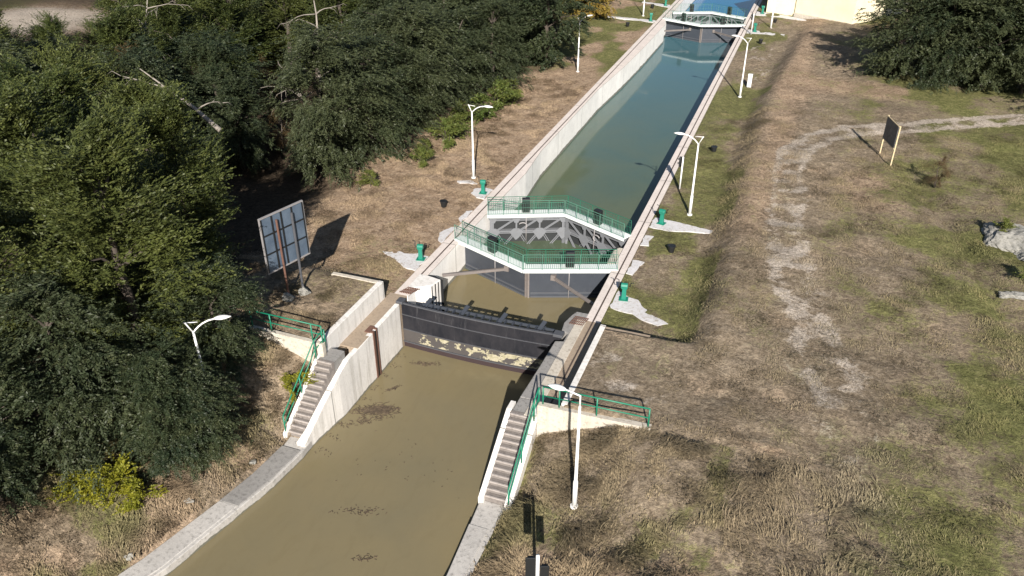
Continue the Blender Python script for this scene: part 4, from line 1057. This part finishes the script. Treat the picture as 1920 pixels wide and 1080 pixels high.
VAR = {}
def variant(key, leafmat, seed, Rd, H, z0, nb, ns, nl, **kw):
    V, Fq, tips = crown_np(seed, Rd, H, z0, nb, ns, nl, **kw)
    VAR[key] = (mesh_np('crown', V, Fq, MT[leafmat]), trunk_mesh('trunk', seed, tips, H, 0.035 * H * 0.7, 16), H)
variant('near1', 'leaf_near', 1, 2.7, 10.6, 0.6, 230, 15, 17, leaf=(0.20, 0.036), droop=0.10, spray=1.05, spread=0.42, flat=0.55, cols=5, rise=0.35)
variant('near2', 'leaf_near', 2, 2.3, 9.4, 0.5, 190, 15, 17, leaf=(0.20, 0.036), droop=0.10, spray=1.05, spread=0.40, flat=0.55, cols=5, rise=0.35)
variant('near3', 'leaf_near', 22, 2.0, 10.8, 0.5, 180, 15, 17, leaf=(0.19, 0.036), droop=0.12, spray=1.0, spread=0.38, flat=0.6, cols=4, rise=0.5)
variant('dark1', 'leaf_dark', 3, 3.5, 9.0, 0.2, 260, 15, 16, leaf=(0.18, 0.038), droop=0.35, spray=0.95)
variant('dark2', 'leaf_dark', 4, 3.0, 8.0, 0.1, 220, 15, 16, leaf=(0.18, 0.038), droop=0.30, spray=0.9)
variant('far1', 'leaf_dark', 5, 3.6, 9.5, 0.3, 250, 15, 12, leaf=(0.19, 0.062), droop=0.2, spread=0.5)
variant('brown', 'leaf_brown', 15, 2.4, 6.5, 0.5, 120, 10, 10, leaf=(0.14, 0.03), droop=0.6)
variant('shrub', 'leaf_shrub', 6, 0.75, 1.5, 0.1, 46, 8, 10, leaf=(0.13, 0.04), spray=0.45, spread=0.2, droop=0.0)
variant('yellow', 'leaf_yellow', 7, 1.0, 1.7, 0.1, 60, 7, 10, leaf=(0.11, 0.06), spray=0.5, spread=0.26, droop=-0.1)
variant('orange', 'leaf_orange', 8, 1.9, 4.2, 0.2, 120, 10, 12, leaf=(0.18, 0.07), spray=0.6, spread=0.35)

def tree(key, x, y, s, label, cat='tree', group=None, name='tree', rz=None, z=None, sz=None):
    me, tm, H = VAR[key]
    if z is None: z = ground_z(x, y)
    rz = rz if rz is not None else (x * 7.3 + y * 3.1) % 6.28
    t = thing(name, (x, y, z - 0.05), label, cat, group, rz)
    t.scale = (s, s, sz if sz else s)
    for n, mm in (('trunk', tm), ('crown', me)):
        o = bpy.data.objects.new(n if name != 'shrub' else {'trunk': 'stem', 'crown': 'foliage'}[n], mm)
        C.objects.link(o); o.parent = t
    return t

G1 = 'leafy trees of the wood on the left bank'
edge = [
 ('near1', -22.4, 19.0, 0.95, 'broad olive green tree nearest the steps at the near left'),
 ('dark2', -19.6, 16.5, 0.60, 'low dark green tree hiding the pole of the near left lamp'),
 ('dark2', -19.0, 17.3, 0.53, 'smallest dark tree in front of the near left lamp pole'),
 ('dark2', -20.3, 20.6, 0.62, 'low dark tree just above the near left lamp head, towards the steps'),
 ('dark2', -22.2, 15.6, 0.80, 'dark bushy tree right above the yellow thicket'),
 ('dark2', -22.6, 12.0, 0.68, 'dark bushy tree at the lower left edge beside the yellow thicket'),
 ('near2', -25.6, 14.8, 0.92, 'dark olive tree filling the left edge below the middle'),
 ('near3', -27.0, 20.0, 0.95, 'tall olive green tree at the left edge with yellowish tips'),
 ('near3', -23.4, 23.6, 0.86, 'olive tree whose boughs reach over the billboard'),
 ('near3', -30.6, 23.6, 0.92, 'sunlit olive tree in the upper left, behind the nearest trees'),
 ('near1', -32.6, 25.6, 0.95, 'yellowish green tree on the far left edge'),
 ('near3', -28.2, 27.6, 0.84, 'upright olive tree below the slanted bleached trunk'),
 ('near2', -35.6, 30.2, 1.0, 'olive green tree below the pale dirt road at top left'),
 ('dark1', -27.6, 41.0, 1.0, 'large dark feathery tree leaning over the shadow behind the billboard'),
 ('dark2', -27.0, 45.4, 0.95, 'dark feathery tree at the wood edge left of the sunny bank'),
 ('dark1', -26.6, 50.5, 0.98, 'dark tree at the wood edge behind the left lamp'),
 ('dark2', -25.6, 56.6, 0.9, 'dark green tree at the wood edge above the green bushes'),
 ('dark2', -24.6, 62.0, 0.85, 'slimmer tree with a lighter green top at the wood edge'),
 ('far1', -22.4, 70.0, 0.98, 'round dark tree standing apart where the left bank turns green'),
 ('dark1', -28.7, 50.8, 0.88, 'dark tree right of the bare dead branches'),
 ('dark1', -30.4, 55.5, 1.0, 'dark tree in the second row behind the left lamp'),
 ('far1', -28.8, 62.5, 1.0, 'dark tree in the second row near the top of the wood'),
 ('far1', -27.4, 71.5, 1.0, 'dark tree behind the round one at the top of the wood'),
 ('dark2', -33.4, 39.6, 0.72, 'small dark tree at the rim of the black shade behind the billboard'),
 ('dark1', -36.6, 42.2, 0.85, 'dark tree left of the bare dead branches'),
 ('dark2', -37.5, 36.5, 1.0, 'olive and dark tree just above the leaning bleached trunk'),
]
placed = []
for k, x, y, s, lab in edge:
    tree(k, x, y, s, lab, 'tree', G1); placed.append((x, y))
rf = random.Random(11)
cand = []
# second depth of the wood
yy = 24.0
while yy < 150:
    xx = -28.0 - (0 if yy > 40 else (40 - yy) * 0.25)
    while xx > -34 - yy * 0.72:
        cand.append((xx + rf.uniform(-1.2, 1.2), yy + rf.uniform(-1.2, 1.2))); xx -= 4.9
    yy += 4.9
cnt = 0
for x, y in cand:
    if min(math.hypot(x - a, y - c) for a, c in placed) < (4.7 if y < 62 else 4.0): continue
    if math.hypot((x + 82) / 1.2, y - 66) < 7.5: continue
    if math.hypot(x + 37.5, y - 51.5) < 4.4: continue
    if math.hypot(x + 32.0, y - 34.5) < 3.6: continue
    # visible wedge only
    d = Vector((x, y, 4)) - CAM
    zc = d.dot(fw); px = 960 + F * d.dot(rt) / zc; py = 540 - F * d.dot(up) / zc
    if px < -130 or px > 1150 or py < -130: continue
    if 505 < px < 665 and 40 < y < 58: continue
    if 395 < px < 560 and y < 41: continue
    sc = rf.uniform(0.88, 1.12)
    if -60 < px < 215 and py < 330:
        # low growth in front of the dirt road clearing
        while sc > 0.2:
            d = Vector((x, y, 9.2 * sc)) - CAM
            if 540 - F * d.dot(up) / d.dot(fw) > 62: break
            sc -= 0.04
        if sc < 0.3: continue
    placed.append((x, y)); cnt += 1
    k = rf.choice(['near1', 'near2', 'near3', 'dark1']) if x < -36 and y < 60 else rf.choice(['dark1', 'dark2', 'far1'])
    tree(k, x, y, sc, 'green tree deep in the crowded wood behind the left edge trees', 'tree', 'trees deep in the left wood', rz=rf.uniform(0, 6.28))
print('wood trees', cnt)
# right clump
G2 = 'trees of the clump at the upper right'
for k, x, y, s, lab in [
 ('far1', 7.0, 73.6, 0.86, 'leftmost dark tree of the right clump, its shadow lying on the grass'),
 ('dark1', 10.0, 73.0, 0.95, 'dark leafy tree in the front middle of the right clump'),
 ('far1', 13.4, 72.6, 0.92, 'front tree of the right clump with lighter branches'),
 ('dark2', 16.2, 72.4, 0.85, 'front right tree of the clump above the dirt track bend'),
 ('far1', 10.2, 78.6, 0.85, 'tall tree behind the left half of the right clump'),
 ('dark1', 13.0, 78.6, 1.08, 'tall tree behind the middle of the right clump'),
 ('near1', 17.2, 78.0, 1.0, 'yellowish green tree at the back of the right clump'),
 ('far1', 20.5, 79.5, 1.0, 'tree behind the right side of the clump at the photo edge'),
 ('far1', 14.0, 89.0, 0.95, 'farthest tree over the left of the right clump'),
 ('dark1', 16.0, 86.0, 1.1, 'farthest tree over the right of the right clump')]:
    tree(k, x, y, s, lab, 'tree', G2)
tree('far1', 23.5, 61.5, 1.05, 'tree beyond the right edge whose shade darkens the track', 'tree', G2)
tree('brown', 8.4, 50.0, 0.28, 'dark withered scrub in the ditch right of the track', 'bush', None, 'shrub')
tree('orange', -23.6, 90.5, 1.0, 'small tree with orange yellow leaves at the top of the left bank', 'tree')
tree('orange', -26.2, 93.5, 1.1, 'orange tinted tree behind the small autumn one', 'tree')
# shrubs
for x, y, s, lab in [
 (-22.6, 48.0, 1.15, 'dark green bush on the left bank left of the lamp'),
 (-22.9, 50.0, 1.0, 'bush just above the dark green one by the left lamp'),
 (-22.3, 54.0, 1.25, 'tall light green bush behind the lamp head'),
 (-22.0, 56.5, 1.3, 'light green bush next to the yellowish weeds on the left bank'),
 (-21.9, 59.3, 1.1, 'upper light green bush at the wood edge'),
 (-22.8, 44.4, 0.75, 'small low bush on the dry left bank'),
 (-24.2, 40.0, 0.65, 'small bush at the foot of the big dark tree'),
 (-23.4, 46.2, 0.7, 'scrubby bush between the low one and the dark one'),
 (-23.7, 52.3, 1.0, 'bush tucked under the dark trees behind the lamp')]:
    tree('shrub', x, y, s, lab, 'bush', 'green bushes along the left bank', 'shrub')
tree('yellow', -17.75, 21.7, 0.55, 'yellow green bush beside the left hand steps', 'bush', None, 'shrub')
for x, y, s, lab in [(-20.2, 14.5, 0.75, 'bright yellow green bush under the dark tree at lower left'), (-19.6, 14.5, 0.55, 'right half of the yellow thicket at lower left'), (-20.8, 13.8, 0.6, 'left part of the yellow thicket at lower left')]:
    tree('yellow', x, y, s, lab, 'bush', 'yellow bushes at the lower left', 'shrub')
for x, y, s, lab in [(11.0, 43.6, 0.5, 'green weeds growing on the big boulder at the right edge'), (11.6, 38.6, 0.5, 'green weeds above the low half buried boulder')]:
    tree('shrub', x, y, s, lab, 'bush', None, 'shrub', None, 1.2)

# dead trees
def dead_tree(loc, label, seed, H, lean, nbr=13, r0=0.16, fallen=False):
    rr = random.Random(seed); t = thing('dead_tree', loc, label, 'dead tree')
    m = MB(); pts = [Vector((0, 0, 0))]; d = Vector(lean).normalized()
    for i in range(9):
        d = (d + Vector((rr.uniform(-0.12, 0.12), rr.uniform(-0.12, 0.12), rr.uniform(-0.03, 0.08)))).normalized(); pts.append(pts[-1] + d * H / 9)
    m.tube(pts, [r0 * (1.05 - i / 10.5) for i in range(10)], 8); tk = m.build('trunk', MT['deadwood'], t, 0, True)
    for j in range(nbr):
        m = MB(); i = rr.randrange(3, 9); p = pts[i]; dd = Vector((rr.uniform(-1, 1), rr.uniform(-1, 1), rr.uniform(-0.2, 0.9))).normalized()
        q = [p]; ln = rr.uniform(0.8, 2.6)
        for s in range(5):
            dd = (dd + Vector((rr.uniform(-0.3, 0.3), rr.uniform(-0.3, 0.3), rr.uniform(-0.3, 0.1)))).normalized(); q.append(q[-1] + dd * ln / 5)
            if s > 1:
                e = (dd + Vector((rr.uniform(-1, 1), rr.uniform(-1, 1), rr.uniform(-0.8, 0.5)))).normalized()
                m.tube([q[-1], q[-1] + e * ln * 0.2, q[-1] + (e + Vector((0, 0, -0.4))) * ln * 0.34], [0.02, 0.013, 0.006], 4)
        m.tube(q, [0.05, 0.042, 0.034, 0.026, 0.018, 0.008], 5); m.build('branch', MT['deadwood'], tk, 0, True)
    return t
dead_tree((-34.2, 50.2, 0), 'bare bleached dead tree standing among the dark trees', 3, 8.5, (0.14, 0, 1), 16, 0.2)
dead_tree((-32.6, 47.6, 1.5), 'grey dead branch reaching up to the right beside the bare tree', 8, 6.5, (0.55, 0.3, 0.75), 13, 0.12)
dead_tree((-31.2, 44.8, 0.5), 'short bare snag hanging with thin twigs under the dead tree', 12, 5.0, (-0.1, 0.0, 1), 16, 0.1)
dead_tree((-43.5, 42.5, 4), 'bleached bare branches rising in the upper left of the wood', 5, 6.5, (0.3, 0.1, 1), 10, 0.12)
for x, y, sc, lab in [(-33.0, 43.4, 0.45, 'withered brown tree tangled below the bare dead branches'), (-40.5, 39.0, 1.1, 'withered brown crown in the upper left of the wood'), (-38.8, 50.0, 0.6, 'small withered brown tree left of the bare dead tree')]:
    tree('brown', x, y, sc, lab)
# leaning bleached trunk
dead_tree((-28.3, 32.3, 5.7), 'pale bleached trunk lying slanted across the tree tops at left', 21, 5.4, (-0.98, 0.25, 0.42), 4, 0.13)

# ------------------------------------------------------------------ floating debris
rr = np.random.RandomState(5)
def debris(cx, cy, sx, sy, n, z, label, L=0.22, rot=0.4):
    m = MB(); cr, sr = math.cos(rot), math.sin(rot)
    for i in range(n):
        u, v = rr.normal(0, sx), rr.normal(0, sy); x = cx + u * cr - v * sr; y = cy + u * sr + v * cr
        a = rr.normal(rot, 0.7); l = L * rr.uniform(0.4, 1.3)
        m.bar((x - l / 2 * math.cos(a), y - l / 2 * math.sin(a), z + 0.006), (x + l / 2 * math.cos(a), y + l / 2 * math.sin(a), z + 0.012), rr.uniform(0.01, 0.03), 0.014)
    o = m.build('floating_debris', DEB); tag(o, label, 'debris', None, 'stuff')
dm = NT('wet_reed_debris'); dm.col(dm.ramp(dm.noise(9, 4), [(0.35, (0.045, 0.032, 0.02)), (0.6, (0.11, 0.08, 0.05)), (0.8, (0.22, 0.17, 0.11))])); dm.rough(0.8); DEB = dm.m
debris(-15.05, 23.5, 0.42, 0.17, 420, -2.5, 'raft of brown reed debris floating by the left wall below the steps')
debris(-15.1, 22.8, 0.5, 0.12, 90, -2.5, 'loose twigs floating below the reed raft', 0.16, 0.7)
for q in range(9):
    debris(-16.0 + 0.12 * (q % 3), 27.6 - q * 0.9, 0.10, 0.22, 16, -2.5, 'thin line of scum and twigs along the left wall waterline', 0.07, 1.5)
debris(-14.55, 27.35, 0.3, 0.07, 90, -2.5, 'small clump of debris near the flood gate', 0.14, 0.2)
debris(-15.1, 25.1, 0.2, 0.06, 45, -2.5, 'tiny scrap of weed near the left wall', 0.12, 0.9)
debris(-12.9, 18.0, 0.5, 0.10, 70, -2.5, 'scattered dark weed drifting in the middle of the brown water', 0.09, 0.3)
debris(-12.3, 20.8, 1.6, 0.9, 34, -2.5, 'thin scattered specks on the brown water', 0.06, 0.3)
debris(-11.5, 16.2, 0.25, 0.08, 30, -2.5, 'few dark flecks floating near the bottom of the photo', 0.12, 0.5)

# ------------------------------------------------------------------ grass
def grass_mat():
    m = NT('dry_grass_blades')
    at = m.n('ShaderNodeAttribute'); at.attribute_name = 'cover'
    sp = m.n('ShaderNodeSeparateColor'); m.l(at.outputs['Color'], sp.inputs[0])
    n = m.noise(0.9, 4, 0.6); n2 = m.noise(9, 3, 0.7)
    c = m.mix(sp.outputs[2], (0.190, 0.150, 0.100), (0.290, 0.215, 0.140))
    g = m.mix(m.ramp(n, [(0.4, 0.0), (0.62, 1.0)]), (0.100, 0.110, 0.034), (0.165, 0.152, 0.060))
    c = m.mix(m.math('MULTIPLY', sp.outputs[1], 0.9), c, g)
    c = m.mix(m.math('MULTIPLY', sp.outputs[0], 0.5), c, (0.38, 0.33, 0.26))
    c = m.mix(1.0, c, m.ramp(n2, [(0.33, 0.55), (0.5, 1.0), (0.68, 1.5)]), 'MULTIPLY')
    m.col(c); m.rough(0.8); m.b.inputs['Specular IOR Level'].default_value = 0.15
    return m.m
GM = grass_mat()
def grass(name, label, n, sampler, hmin, hmax, w, seed, lean=0.9, blades=7, spread=0.10):
    r = np.random.RandomState(seed)
    x, y = sampler(r, n)
    n = len(x)
    cl = fbm(x * 1.1, y * 1.1, seed + 5, 3)
    keep = r.uniform(0, 1, n) < sst(0.22, 0.52, cl)
    x, y, cl = x[keep], y[keep], cl[keep]; n = len(x)
    z = height(x, y)
    hh = (hmin + (hmax - hmin) * sst(0.4, 0.7, cl)) * r.uniform(0.6, 1.2, n)
    ang = fbm(x * 0.45, y * 0.45, seed + 9, 3) * 14 
    X = np.repeat(x, blades) + r.normal(0, spread, n * blades); Y = np.repeat(y, blades) + r.normal(0, spread, n * blades)
    Z = np.repeat(z, blades) - 0.02; Hh = np.repeat(hh, blades) * r.uniform(0.5, 1.15, n * blades)
    A = np.repeat(ang, blades) + r.normal(0, 0.55, n * blades); Ln = lean * r.uniform(0.4, 1.5, n * blades)
    dx, dy = np.cos(A), np.sin(A)
    W = w * r.uniform(0.5, 1.4, n * blades) * 0.5; px, py = -dy * W, dx * W
    b0 = np.stack([X - px, Y - py, Z], -1); b1 = np.stack([X + px, Y + py, Z], -1)
    mx, my, mz = X + dx * Ln * Hh * 0.35, Y + dy * Ln * Hh * 0.35, Z + Hh * 0.62
    m0 = np.stack([mx - px * 0.8, my - py * 0.8, mz], -1); m1 = np.stack([mx + px * 0.8, my + py * 0.8, mz], -1)
    tp = np.stack([X + dx * Ln * Hh, Y + dy * Ln * Hh, Z + Hh * (1 - 0.28 * Ln)], -1)
    V = np.stack([b0, b1, m1, m0, tp], 1).reshape(-1, 3)
    k = (np.arange(n * blades) * 5)[:, None]
    T = np.concatenate([k + np.array([[0, 1, 2]]), k + np.array([[0, 2, 3]]), k + np.array([[3, 2, 4]])], 0)
    me = mesh_np(name, V, T, GM, True)
    a = me.color_attributes.new('cover', 'FLOAT_COLOR', 'POINT')
    a.data.foreach_set('color', np.repeat(cover(x, y), blades * 5, 0).ravel())
    o = bpy.data.objects.new(name, me); C.objects.link(o)
    tag(o, label, 'grass', None, 'stuff')
def s_near(r, n):
    x = r.uniform(-7.9, 7, n); y = r.uniform(11, 22.3, n)
    ok = (x > -7.5 + 0.0 * y) & ((x < -2.5) | (r.uniform(0, 1, n) < np.exp(-(x + 2.5) / 2.5))) & ~((x < -7.1) & (y > 19.6)); return x[ok], y[ok]
def s_left(r, n):
    y = r.uniform(9, 22.7, n); x = xl(y) - 0.75 - r.uniform(0, 4.5, n)
    return x, y
def s_bank(r, n):
    x = r.uniform(-26, -17.2, n); y = r.uniform(28.8, 66, n); ok = (x < -17.4) & ~((x > -17.9) & (np.abs(y - 41.4) < 0.7)) & ~((x > -19.0) & (np.abs(y - 32.3) < 0.5)); return x[ok], y[ok]
def s_field(r, n):
    y = 12 + 50 * r.uniform(0, 1, n) ** 1.2; x = r.uniform(-3.4, 22, n)
    ok = (y > 22.7) | (x > 0.5); x, y = x[ok], y[ok]
    return x, y
def s_terr(r, n):
    x = r.uniform(-24, -17.4, n); y = r.uniform(23.3, 28.1, n); return x, y
def s_strip(r, n):
    x = r.uniform(-6.1, -2.0, n); y = r.uniform(28.7, 62, n)
    ok = ~(((np.abs(y - 41) < 0.75) & (x < -3.8)) | ((np.abs(y - 31.7) < 1.0) & (x < -4.8)) | ((x < -6.25) & (y < 40))); return x[ok], y[ok]
grass('tall_grass', 'tall matted dry grass on the slope below the right wing wall', 30000, s_near, 0.08, 0.34, 0.024, 1, 1.7)
grass('tall_grass', 'dry grass on the lower left bank beside the quay', 20000, s_left, 0.06, 0.24, 0.024, 2, 1.6)
grass('short_grass', 'dry straw coloured grass on the sunny left bank', 30000, s_bank, 0.04, 0.16, 0.022, 3, 1.6, 5)
grass('short_grass', 'short mixed grass of the right hand field', 85000, s_field, 0.035, 0.14, 0.020, 4, 1.5, 5, 0.14)
grass('short_grass', 'short dry grass on the left terrace under the billboard', 9000, s_terr, 0.03, 0.13, 0.02, 5, 1.4, 5)
grass('short_grass', 'short grass strip between right coping and track', 16000, s_strip, 0.03, 0.09, 0.02, 6, 1.4, 5)
